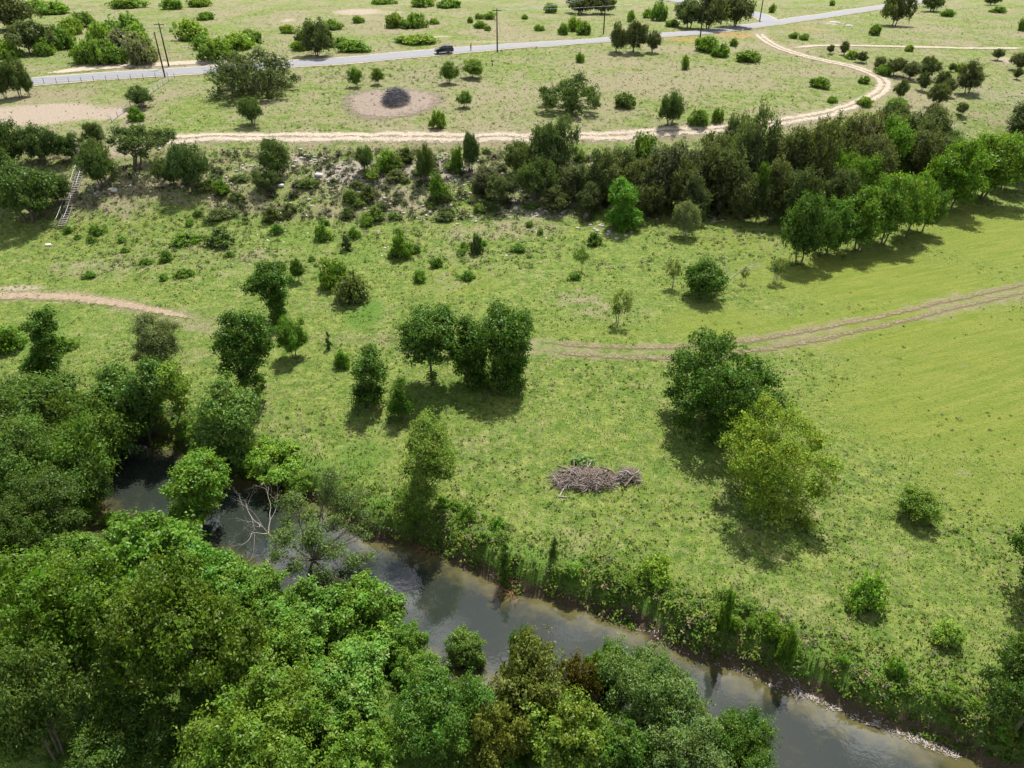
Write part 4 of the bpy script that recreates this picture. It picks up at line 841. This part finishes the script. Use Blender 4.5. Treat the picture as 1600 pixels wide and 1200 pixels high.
ok = (d > w+.2) & ~on_track(x, y) & (VG.uniform(0, 1, len(x)) > zb[:, 1]*.95) & (fbm(x*.16, y*.16, 77, 4)+.2*zb[:, 0]+VG.normal(size=len(x))*.05 > .50); x, y = x[ok], y[ok]
weeds('meadow_weeds', x, y, .16+.62*VG.uniform(0, 1, len(x))**2.2, palette(len(x), (.26, .30, .2, .14, .10)), 14, 'leafy weeds scattered through the meadow grass')
i = VG.integers(3, len(Fw)-2, 2600); t = VG.uniform(0, 1, 2600)[:, None]; a = Fw[i]*(1-t)+Fw[i+1]*t; dn = unit(Fw[i]-Nw[i]); p = a+dn*(np.where(i < 16, -.1, .45)+VG.uniform(0, 1, 2600)**1.5*3.8)[:, None]; gp_ = fbm(p[:, 0]*.3, p[:, 1]*.3, 66, 3); kp_ = gp_ > .40; i, p, gp_ = i[kp_], p[kp_], gp_[kp_]; nb_ = len(p)
weeds('bank_weeds', p[:, 0], p[:, 1], np.where(i < 16, VG.uniform(.25, .85, nb_), VG.uniform(.2, .65, nb_))*(.5+1.1*gp_), palette(nb_, (.36, .34, .14, .08, .08)), 24, 'tangle of weeds and vines on the creek bank')
i = VG.integers(0, len(Fw)-2, 3000); t = VG.uniform(0, 1, 3000)[:, None]; a = Nw[i]*(1-t)+Nw[i+1]*t; dn = unit(Nw[i]-Fw[i]); p = a+dn*(VG.uniform(0, 1, 3000)*22-.4)[:, None]; p = p[p[:, 1] > 4]
k = VG.uniform(0, 1, (len(p), 1)); weeds('undergrowth', p[:, 0], p[:, 1], VG.uniform(.3, .9, len(p)), np.array([.06, .12, .02])*k+np.array([.10, .165, .03])*(1-k), 16, 'leafy undergrowth on the floor of the near woods')

pd = Gv(VG.uniform(330, 1330, 1500), VG.uniform(238, 345, 1500)); pd = pd[~on_track(pd[:, 0], pd[:, 1]) & (fbm(pd[:, 0]*.09, pd[:, 1]*.09, 12, 3) > .42-.12*smooth(0, 25, pd[:, 0]))]
DB_ = np.array([(.11, .10, .082), (.062, .078, .034), (.05, .066, .028), (.16, .145, .115), (.09, .125, .04)])
weeds('slope_thicket', pd[:, 0], pd[:, 1], VG.uniform(.6, 1.5, len(pd)), DB_[VG.choice(5, len(pd), p=(.25, .3, .2, .13, .12))]*VG.uniform(.75, 1.2, (len(pd), 1)), 34, 'dark tangled thicket low on the rocky slope')
bs = np.array([(q_.location.x, q_.location.y, q_.scale.x) for q_ in COL.objects if q_.type == 'EMPTY' and q_.get('category') in ('tree', 'shrub') and q_.location.y < 175]); bs = np.repeat(bs, 7, 0); an_ = VG.uniform(0, 6.28, len(bs)); rd_ = VG.uniform(.3, 2.2, len(bs))
bx2, by2 = bs[:, 0]+np.cos(an_)*rd_, bs[:, 1]+np.sin(an_)*rd_; d, sd, w = seg_dist(bx2, by2, CRK, CHW); ok = d > w; weeds('base_weeds', bx2[ok], by2[ok], VG.uniform(.25, .7, ok.sum()), palette(ok.sum(), (.45, .25, .1, .12, .08)), 14, 'weeds growing round the feet of trees and bushes')
pb = Gv(VG.uniform(60, 1320, 4600), 232+VG.uniform(0, 1, 4600)**1.25*190); sb_ = slope_s(pb[:, 0], pb[:, 1]); pb = pb[(fbm(pb[:, 0]*.13, pb[:, 1]*.13, 33, 4)+.08*smooth(-12, 10, sb_) > .44) & ~on_track(pb[:, 0], pb[:, 1])]
kk = VG.uniform(0, 1, len(pb)); BP_ = np.array([(.17, .155, .125), (.085, .105, .045), (.12, .165, .05), (.23, .21, .14), (.075, .13, .03)])
sb_ = slope_s(pb[:, 0], pb[:, 1]); cb_ = BP_[np.where(sb_ > 4, VG.choice(5, len(pb), p=(.3, .25, .15, .2, .1)), VG.choice(5, len(pb), p=(.12, .13, .25, .2, .3)))]*VG.uniform(.75, 1.2, (len(pb), 1))
weeds('slope_brush', pb[:, 0], pb[:, 1], .22+.85*VG.uniform(0, 1, len(pb))**1.7, cb_, 22, 'ragged grey and olive brush covering the rocky slope')
pw = np.vstack([Gv(VG.uniform(a_, b_, n_), VG.uniform(c_, e_, n_)) for a_, b_, c_, e_, n_ in ((500, 730, 103, 130, 150), (440, 1330, 70, 205, 520), (0, 800, 4, 95, 320), (60, 950, 235, 440, 500))])
pw = pw[~on_track(pw[:, 0], pw[:, 1])]; k = VG.uniform(0, 1, (len(pw), 1))
weeds('plateau_weeds', pw[:, 0], pw[:, 1], VG.uniform(.35, 1.0, len(pw)), np.array([.06, .10, .022])*k+np.array([.125, .175, .035])*(1-k), 22, 'small weed clumps dotted over slope and plateau')

def rock_v(rng, s):
    V = np.array([(x_, y_, z_) for x_ in (-1, 1) for y_ in (-1, 1) for z_ in (-1, 1)]+[(1.3, 0, 0), (-1.3, 0, 0), (0, 1.3, 0), (0, -1.3, 0), (0, 0, 1.2), (0, 0, -1.2)], float)
    V = V*rng.uniform(.6, 1.0, V.shape)*np.array([1, .8, .5])*s*.6
    a = rng.uniform(0, 6.28); R_ = np.array([(math.cos(a), -math.sin(a), 0), (math.sin(a), math.cos(a), 0), (0, 0, 1)])
    F_ = []
    for ctr, ring in ((8, (4, 6, 7, 5)), (9, (0, 1, 3, 2)), (10, (2, 3, 7, 6)), (11, (0, 4, 5, 1)), (12, (1, 5, 7, 3)), (13, (0, 2, 6, 4))):
        for j_ in range(4): F_.append((ctr, ring[j_], ring[(j_+1) % 4]))
    return V@R_.T, F_
def stones(name, pts, sizes, mat, label):
    mb = MB()
    for (x_, y_), s_ in zip(pts, sizes):
        V_, F_ = rock_v(VG, s_); mb.add(V_+np.array([x_, y_, float(height(x_, y_))+.05*s_]), None, F_)
    return tag(mb.build(name, mat), label, 'stones', None, 'stuff')
pts = []
for u, v, ru, rv, s_ in ROCK:
    cx, cy, ax, ay = world_ellipse(u, v, ru, rv)
    for _ in range(int(70*s_)): pts.append((cx+ax*VG.normal()*.5, cy+ay*VG.normal()*.5))
stones('slope_stones', pts, VG.uniform(.12, .75, len(pts))**1.4, M['stone'], 'grey limestone rubble strewn down the slope')
pts = [tuple(G(VG.uniform(330, 900), VG.uniform(235, 400))[:2]) for _ in range(90)]
stones('pale_stones', pts, VG.uniform(.12, .38, 90), M['pale_stone'], 'small white stones dotting the slope grass')
for u, v, s_, lab in [(438,291,.9,'white boulder below the olive oak on the slope'),(286,292,.6,'small white stone by the thin-trunked dark oak'),(724,268,1.1,'pale boulder among the bushes near the slim leaning oak'),(178,298,1.0,'white boulder in the shade right of the stairway'),(806,326,.8,'white stone in the shade of the round slope oak'),(915,340,.8,'white stone left of the bright dense tree'),(76,384,.8,'pale stone standing in the grass below the stairway'),(498,275,1.1,'flat pale boulder on the rubble bank')]:
    p = G(u, v); V_, F_ = rock_v(VG, s_); me = mesh_np('boulder', V_, np.array(F_), M['pale_stone']); tag(link('boulder', me, None, (p[0], p[1], p[2]+.1*s_)), lab, 'boulder')
# bleached litter along the waterline of the meadow bank
mb = MB()
for _ in range(800):
    i = VG.integers(17, 20) if VG.uniform() < .62 else VG.integers(14, len(Fw)-3); t = VG.uniform(0, 1); a = Fw[i]*(1-t)+Fw[i+1]*t; n_ = unit(Fw[i]-Nw[i]); q = a+n_*(VG.normal()*.2-.05)
    z_ = max(float(height(q[0], q[1])), WATER_Z)+.03; an_ = VG.uniform(0, 6.28); l_ = VG.uniform(.05, .22)
    dv = np.array([math.cos(an_), math.sin(an_), VG.uniform(-.1, .3)])*l_; mb.tube(np.array([(q[0], q[1], z_), (q[0]+dv[0], q[1]+dv[1], z_+dv[2])]), [.026, .015], 4)
tag(mb.build('flood_debris', M['litter']), 'bleached flood litter along the waterline of the meadow bank', 'debris', None, 'stuff')

# ------------------------------------------------------------------ dead wood
def grow(mb, p, d, L, r, lev, rng, k=5, tips=None):
    n = 4; P = [p]; dd_ = d
    for _ in range(n):
        dd_ = unit(dd_+rng.normal(size=3)*.16); P.append(P[-1]+dd_*L/n)
    mb.tube(np.array(P), np.linspace(r, r*.55, n+1), k, lev == 0)
    if lev > 0:
        for q in range(rng.integers(2, 4)):
            j_ = rng.integers(2, n+1); grow(mb, P[j_], unit(dd_+rng.normal(size=3)*.55+np.array([0, 0, .1])), L*rng.uniform(.55, .8), r*.5, lev-1, rng, 4)
def dead_tree(ub, vb, L, r, lev, lab, lean, mat, seed, name='dead_tree'):
    rng = np.random.default_rng(seed); p = G(ub, vb); e = link(name, None, None, tuple(p)); tag(e, lab, 'dead tree')
    mb = MB(); tp = np.array([lean[0]*L*.4, lean[1]*L*.4, L*.45]); mb.tube(np.array([(0, 0, -.3), tp*.5+rng.normal(size=3)*.05, tp]), [r, r*.85, r*.7], 7); mb.build('trunk', M[mat], e, True)
    for q in range(4 if lev > 1 else 2):
        mb = MB(); grow(mb, tp*.97, unit(np.array([lean[0], lean[1], 1.0])+rng.normal(size=3)*.5), L*.42, r*.5, lev, rng); mb.build('limb', M[mat], e, True)
dead_tree(440, 868, 5.2, .09, 4, 'bare white dead tree at the water beside the open crowned tree', (-.35, .1), 'dead_wood', 12)
dead_tree(402, 1118, 3.4, .11, 1, 'broken grey snag sticking up from the near woods', (.1, .1), 'dead_wood', 8)
dead_tree(965, 503, 2.6, .07, 2, 'leafless twisted little tree in the rough meadow', (-.3, 0), 'dark_wood', 9)
# fallen limb beside the round leaning tree
p0, p1 = G(1112, 466), G(1142, 446); mb = MB(); rng = np.random.default_rng(4); grow(mb, np.array([0, 0, .25]), unit(p1-p0+np.array([0, 0, .5])), float(np.linalg.norm(p1-p0)), .09, 2, rng)
tag(mb.build('fallen_limb', M['dead_wood'], None, True, tuple(p0)), 'grey fallen limb lying beside the round leaning tree', 'branch')

def pile(name, uc, vc, wu, hv, hgt, nbig, ntwig, mats, label, seed, sl, br='branch'):
    rng = np.random.default_rng(seed); c = G(uc, vc); ax = wu/FPX*depth_of(c); ay = abs(G(uc, vc-hv)[1]-c[1])*.75
    e = link(name, None, None, tuple(c)); tag(e, label, 'brush pile')
    def stick(mb, l_, r_, q):
        rad = rng.uniform(0, 1)**.6; an_ = rng.uniform(0, 6.28); x_, y_ = ax*rad*math.cos(an_), ay*rad*math.sin(an_)
        zt = hgt*math.sqrt(max(0, 1-rad**2))*rng.uniform(.35, 1.05)+.08+float(height(c[0]+x_, c[1]+y_))-c[2]
        dr = unit(np.array([rng.normal()*1.3, rng.normal(), rng.normal()*.28])); P_ = np.array([x_, y_, zt])
        b1_, b2_ = rng.normal(size=3)*l_*.09, rng.normal(size=3)*l_*.09; pts_ = np.array([P_-dr*l_*.5, P_-dr*l_*.18+b1_, P_+dr*l_*.15+b2_, P_+dr*l_*.5]); pts_[:, 2] = np.maximum(pts_[:, 2], .03); mb.tube(pts_, [r_, r_*.85, r_*.65, r_*.35], 5)
    for q in range(nbig):
        mb = MB(); stick(mb, rng.uniform(*sl), rng.uniform(.04, .09), q); mb.build(br, M[mats[q % len(mats)]], e)
    mb = MB()
    for q in range(ntwig): stick(mb, rng.uniform(sl[0]*.3, sl[1]*.7), rng.uniform(.012, .035), q)
    o = mb.build('twigs', M[mats[0]], e); o['kind'] = 'stuff'
    mb = MB()
    for q in range(ntwig//2): stick(mb, rng.uniform(sl[0]*.3, sl[1]*.6), rng.uniform(.012, .03), q)
    o = mb.build('twigs', M[mats[1]], e); o['kind'] = 'stuff'
pile('brush_pile', 915, 752, 52, 20, .65, 44, 420, ('dark_wood', 'grey_wood', 'dark_wood'), 'heap of cut grey-brown branches lying in the meadow', 3, (1.2, 3.2))
pile('brush_pile', 982, 748, 18, 14, .7, 14, 120, ('dark_wood', 'grey_wood'), 'small dark heap of branches at the end of the larger heap', 6, (.8, 1.9))
pile('burn_pile', 619, 160, 20, 12, 2.6, 50, 700, ('char', 'ash_wood'), 'dark grey mound of charred brush in the scorched circle', 5, (1.5, 3.6))

# ------------------------------------------------------------------ utility poles and wires
def pole(ub, vb, vt, label, arm=True, hmax=13.5):
    p = G(ub, vb); h_ = min(max(z_for(p, vt)-p[2], 6), hmax); e = link('utility_pole', None, None, tuple(p)); tag(e, label, 'pole', 'utility poles along the road')
    mb = MB(); mb.tube(np.array([(0, 0, -.5), (0, 0, h_*.5), (0, 0, h_)]), [.20, .17, .14], 8); mb.build('post', M['pole'], e, True)
    tips = [p+np.array([0, 0, h_])]
    if arm:
        mb = MB(); mb.box((0, 0, h_-.35), (2.4, .14, .16)); mb.build('crossarm', M['pole'], e)
        tips = []
        for q in (-1.05, 0, 1.05):
            z_ = h_-.12 if q else h_+.12
            mb = MB(); mb.tube(np.array([(q, 0, z_-.16), (q, 0, z_)]), [.07, .05], 6); mb.build('insulator', M['steel'], e); tips.append(p+np.array([q, 0, z_]))
    return tips
PA = pole(258, 121, 50, 'leaning-looking black utility pole in front of the road near the fence corner', False)
PB = pole(264, 104, 36, 'black utility pole behind the road near the fence corner')
PC = pole(777, 81, 14, 'black utility pole at the road verge right of the car')
PD = pole(943, 53, -12, 'utility pole behind the road above the oak pair')
PE = pole(1094, 58, -6, 'utility pole on the near verge in front of the oak grove')
PF = pole(1187, 32, -25, 'utility pole at the road fork')
def wire(a, b, sag, label):
    t = np.linspace(0, 1, 14)[:, None]; P_ = a*(1-t)+b*t; P_[:, 2] -= (sag*4*t*(1-t))[:, 0]; mb = MB(); mb.tube(P_, .018, 4)
    tag(mb.build('power_line', M['steel']), label, 'power line', 'power lines between the road poles')
for A_, B_, lab in ((PC, PD, 'power line from the car pole to the pole above the oak pair'), (PD, PF, 'power line from the oak pair pole to the road fork pole')):
    for a_, b_, w_ in zip(A_, B_, ('western ', 'middle ', 'eastern ')): wire(a_, b_, 1.1, w_+lab)
wire(PC[0], PE[1], 1.0, 'power line from the pole by the car to the near verge pole')

# ------------------------------------------------------------------ fences
def fence(pix, n, h_, label, mat, wires, pr=.055, rail=False):
    P_ = dense(np.array([G(u, v)[:2] for u, v in pix]), 6); L_ = np.concatenate([[0], np.cumsum(np.linalg.norm(np.diff(P_, axis=0), axis=1))]); q = np.linspace(0, L_[-1], n)
    P_ = np.stack([np.interp(q, L_, P_[:, j_]) for j_ in (0, 1)], -1); Z_ = height(P_[:, 0], P_[:, 1]); o_ = np.array([*P_[0], Z_[0]]); e = link('fence', None, None, tuple(o_)); tag(e, label, 'fence')
    K_ = np.column_stack([P_, Z_])-o_
    mb = MB(); mb.tube(np.array([(0, 0, -.3), (0, 0, h_)]), [pr, pr], 6); pm = mb.mesh('post', M[mat])
    for a_ in K_: link('post', pm, e, tuple(a_))
    for z_ in wires: mb = MB(); mb.tube(K_+np.array([0, 0, z_]), .02, 4, False); mb.build('wire', M['steel'], e)
    if rail: mb = MB(); mb.tube(K_+np.array([0, 0, h_]), .05, 5, False); mb.build('top_rail', M[mat], e)
fence([(-20,138),(50,132),(120,130),(200,126),(275,121)], 15, 1.3, 'thin wire fence with dark posts along the paved road', 'pole', (.45, .9, 1.25), .05)
fence([(275,121),(250,136),(222,160),(198,172),(170,196)], 12, 1.3, 'grey wire fence running down from the road corner', 'fence_grey', (.3, .6, .9, 1.2), .07)

# ------------------------------------------------------------------ stairway down the slope
a_, b_ = G(131, 262), G(96, 358); ns = 26
e = link('stairway', None, None, tuple(b_)); tag(e, 'grey timber stairway with handrails descending the slope between oaks', 'stairs')
run = (a_-b_); hd = unit(np.array([run[0], run[1], 0])); sd_ = np.array([-hd[1], hd[0], 0]); ax_ = np.array([hd, sd_, (0, 0, 1)])
def gz(t_): q_ = b_+run*t_; return float(height(q_[0], q_[1]))-b_[2]
mb = MB(); mb.box((0, 0, 0), (.34, .95, .06), ax_); tm = mb.mesh('tread', M['stair_wood'])
for q in range(ns):
    t_ = (q+.5)/ns; link('tread', tm, e, (run[0]*t_, run[1]*t_, gz(t_)+.35))
mb = MB(); mb.tube(np.array([(0, 0, -.4), (0, 0, 1.45)]), [.035, .035], 5); pm = mb.mesh('post', M['stair_wood'])
for s_ in (-1, 1):
    tt_ = np.linspace(0, 1, 12); o_ = sd_*.52*s_
    pts_ = np.array([run*t_*np.array([1, 1, 0])+o_+np.array([0, 0, gz(t_)]) for t_ in tt_])
    mb = MB(); mb.tube(pts_+np.array([0, 0, .3]), .05, 5); mb.build('stringer', M['stair_wood'], e); mb = MB(); mb.tube(pts_+np.array([0, 0, 1.4]), .035, 5); mb.build('handrail', M['steel'], e)
    for q in range(0, 12, 2): link('post', pm, e, tuple(pts_[q]))
p = G(129, 252)
e = link('stone_stack', None, None, tuple(p)); tag(e, 'stack of grey stones at the head of the stairway', 'stones')
for q in range(7):
    V_, F_ = rock_v(VG, 1.5-.12*q); link('stone', mesh_np('stone', V_, np.array(F_), M['stone']), e, (VG.normal()*.2, VG.normal()*.2, .25+.3*q))

# white concrete slabs of the culvert by the road fork
for u, v, l_, lab in ((1304, 36, 3.4, 'white concrete slab at the road ditch'), (1326, 41, 2.0, 'smaller white concrete slab lower in the road ditch')):
    p = G(u, v); mb = MB(); mb.box((0, 0, .12), (l_, 1.0, .3), ((.8, -.6, 0), (.6, .8, 0), (0, 0, 1))); mb.box((0, 0, .34), (l_*.7, .5, .2), ((.8, -.6, 0), (.6, .8, 0), (0, 0, 1))); tag(mb.build('concrete_slab', M['white'], None, False, tuple(p)), lab, 'slab')
p = G(769, 103); mb = MB(); mb.tube(np.array([(0, 0, -.2), (0, 0, .5), (.03, 0, 1.1)]), [.11, .09, .08], 7); mb.box((0, 0, 1.15), (.5, .3, .28)); tag(mb.build('marker_post', M['pole'], None, False, tuple(p)), 'short black marker post in the dry field below the road pole', 'post')

# ------------------------------------------------------------------ car on the road
def car(u, v, heading_to):
    p = G(u, v); q = G(*heading_to); d_ = unit(np.array([q[0]-p[0], q[1]-p[1]])); e = link('parked_car', None, None, (p[0], p[1], p[2]+.17)); e.rotation_euler = (0, 0, math.atan2(d_[1], d_[0]))
    tag(e, 'dark sport utility car stopped on the paved road', 'car')
    prof = [(-2.4, .45), (-2.42, .95), (-2.32, 1.15), (-2.1, 1.72), (-1.95, 1.80), (.35, 1.80), (.55, 1.74), (1.15, 1.18), (2.15, 1.06), (2.38, .92), (2.42, .5), (2.3, .38), (-2.3, .38)]
    mb = MB(); n = len(prof); V_ = []
    for yy, k_ in ((-.95, 0), (-.86, 1), (.86, 1), (.95, 0)):
        for x_, z_ in prof:
            inn = max(0, (z_-1.05))*.22
            V_.append((x_*(1 if k_ else .985), yy*(1-inn) if True else yy, z_ if k_ or z_ < 1 else z_-.05))
    Q_ = [(b*n+a, b*n+(a+1) % n, (b+1)*n+(a+1) % n, (b+1)*n+a) for b in range(3) for a in range(n)]
    mb.add(V_, Q_); F_ = [(0*n+a, 0*n+(a+1), 0*n+n-1) for a in range(n-2)]; F2 = [(3*n+a+1, 3*n+a, 3*n+n-1) for a in range(n-2)]
    mb.T.append(np.array(F_+F2)); body = mb.build('body', M['paint'], e)
    for s_ in (-1, 1):
        for x0, x1, t0, t1 in ((-2.0, -1.15, -1.85, -1.1), (-1.05, -.15, -1.02, -.15), (-.05, 1.0, -.05, .52)):
            mb = MB(); mb.add([(x0, s_*.945, 1.16), (x1, s_*.945, 1.16), (t1, s_*.845, 1.66), (t0, s_*.845, 1.66), (x0, s_*.90, 1.16), (x1, s_*.90, 1.16), (t1, s_*.80, 1.66), (t0, s_*.80, 1.66)], [(0, 1, 2, 3), (7, 6, 5, 4), (0, 4, 5, 1), (1, 5, 6, 2), (2, 6, 7, 3), (3, 7, 4, 0)]); mb.build('side_window', M['glass'], e)
        mb = MB(); mb.box((2.38, s_*.68, .86), (.12, .36, .18)); mb.build('headlight', M['lamp'], e); mb = MB(); mb.box((-2.40, s_*.78, 1.0), (.1, .18, .36)); mb.build('tail_light', M['tail'], e)
        mb = MB(); mb.box((.95, s_*1.03, 1.2), (.14, .2, .15)); mb.build('wing_mirror', M['paint'], e); mb = MB(); mb.tube(np.array([(-1.8, s_*.68, 1.87), (.2, s_*.68, 1.87)]), .03, 6); mb.build('roof_rail', M['steel'], e)
        for x_ in (-1.45, 1.45):
            mb = MB(); mb.tube(np.array([(x_, s_*.72, .22), (x_, s_*.74, .22), (x_, s_*.94, .22), (x_, s_*.97, .22)]), [.34, .385, .385, .34], 20); w_ = mb.build('wheel', M['tyre'], e)
            mb = MB(); mb.tube(np.array([(x_, s_*.93, .22), (x_, s_*.985, .22)]), [.25, .22], 12); mb.build('rim', M['rim'], w_)
    mb = MB(); mb.add([(1.16, -.78, 1.2), (1.16, .78, 1.2), (.58, .70, 1.72), (.58, -.70, 1.72), (1.19, -.78, 1.21), (1.19, .78, 1.21), (.61, .70, 1.735), (.61, -.70, 1.735)], [(0, 3, 2, 1), (4, 5, 6, 7), (0, 1, 5, 4), (2, 3, 7, 6), (1, 2, 6, 5), (3, 0, 4, 7)]); mb.build('windscreen', M['glass'], e)
    mb = MB(); mb.box((-2.25, 0, 1.42), (.12, 1.4, .42)); mb.build('rear_window', M['glass'], e); mb = MB(); mb.box((2.42, 0, .55), (.12, 1.7, .2)); mb.build('bumper', M['steel'], e)
car(694, 84, (560, 94))

# ------------------------------------------------------------------ person walking on the road
def person(u, v):
    p = G(u, v); e = link('person', None, None, (p[0], p[1], p[2]+.12)); e.rotation_euler = (0, 0, math.radians(150)); tag(e, 'person in black clothing walking on the road behind the car', 'person')
    J = dict(pel=(0, 0, .95), waist=(0, 0, 1.1), chest=(.02, 0, 1.34), neck=(.02, 0, 1.50), head=(.05, 0, 1.60), crown=(.05, 0, 1.74), lh=(0, .10, .90), lk=(.14, .11, .50), la=(.06, .11, .09), lt=(.22, .12, .04), rh=(0, -.10, .90), rk=(.02, -.11, .50), ra=(-.20, -.11, .12), rt=(-.06, -.12, .04),
             ls=(.02, .20, 1.43), le=(-.10, .25, 1.15), lw=(.05, .25, .92), lf=(.10, .25, .82), rs=(.02, -.20, 1.43), re=(.08, -.25, 1.15), rw=(.24, -.24, .95), rf=(.30, -.24, .86))
    R_ = dict(pel=.15, waist=.13, chest=.155, neck=.058, head=.092, crown=.07, lh=.09, lk=.062, la=.042, lt=.04, rh=.09, rk=.062, ra=.042, rt=.04, ls=.06, le=.045, lw=.032, lf=.03, rs=.06, re=.045, rw=.032, rf=.03)
    E_ = [('pel','waist'),('waist','chest'),('chest','neck'),('neck','head'),('head','crown'),('pel','lh'),('lh','lk'),('lk','la'),('la','lt'),('pel','rh'),('rh','rk'),('rk','ra'),('ra','rt'),('chest','ls'),('ls','le'),('le','lw'),('lw','lf'),('chest','rs'),('rs','re'),('re','rw'),('rw','rf')]
    ks = list(J); me = bpy.data.meshes.new('body'); me.from_pydata([J[k_] for k_ in ks], [(ks.index(a), ks.index(b)) for a, b in E_], []); me.update(); o = link('body', me, e)
    m_ = o.modifiers.new('skin', 'SKIN'); sv = me.skin_vertices[0].data if me.skin_vertices else None
    if sv is None:
        import bmesh
        bm_ = bmesh.new(); bm_.from_mesh(me); bm_.verts.layers.skin.verify(); bm_.to_mesh(me); bm_.free(); sv = me.skin_vertices[0].data
    for k_, s_ in zip(ks, sv): s_.radius = (R_[k_], R_[k_]); s_.use_root = k_ == 'pel'
    o.modifiers.new('sub', 'SUBSURF').levels = 1; me.materials.append(M['black_cloth']); o.modifiers[-1].render_levels = 2
    mb = MB(); mb.tube(np.array([(.06, 0, 1.53), (.07, 0, 1.58), (.07, 0, 1.68), (.06, 0, 1.74)]), [.06, .098, .10, .06], 10); mb.build('face', M['skin'], e, True)
    mb = MB(); mb.tube(np.array([(.02, 0, 1.58), (.02, 0, 1.66), (.03, 0, 1.75), (.04, 0, 1.78)]), [.10, .112, .10, .04], 10); mb.build('hair', M['hair'], e, True)
    mb = MB(); mb.tube(np.array([(.10, .05, 1.02), (0, .0, 1.03), (.0, .0, .88)]), [.15, .16, .15], 8); mb.build('shirt_hem', M['black_cloth'], e, True)
person(736, 80)

# dead brush fallen into the water under the meadow bank
for u, v, w_, lab, sd_k in ((796, 924, 1.3, 'reddish dead brush fallen in the water under the cone-shaped bush', 3), (672, 858, .9, 'rusty dead twigs in the water where the creek widens', 4), (420, 752, 1.4, 'yellowed dead brush in the water inside the creek bend', 6), (1245, 1075, .8, 'pale forked driftwood at the waterline debris', 8)):
    p = at_z(u, v, WATER_Z+.1); rng = np.random.default_rng(sd_k); mb = MB()
    for q in range(26): grow(mb, rng.normal(size=3)*np.array([.3, .2, .03])*w_, unit(rng.normal(size=3)*np.array([1, 1, .35])+np.array([0, -.2, .25])), w_*rng.uniform(.4, .9), .025, 1, rng, 4)
    tag(mb.build('dead_brush', M['rust_twig'] if sd_k < 7 else M['dead_wood'], None, False, tuple(p)), lab, 'dead brush')
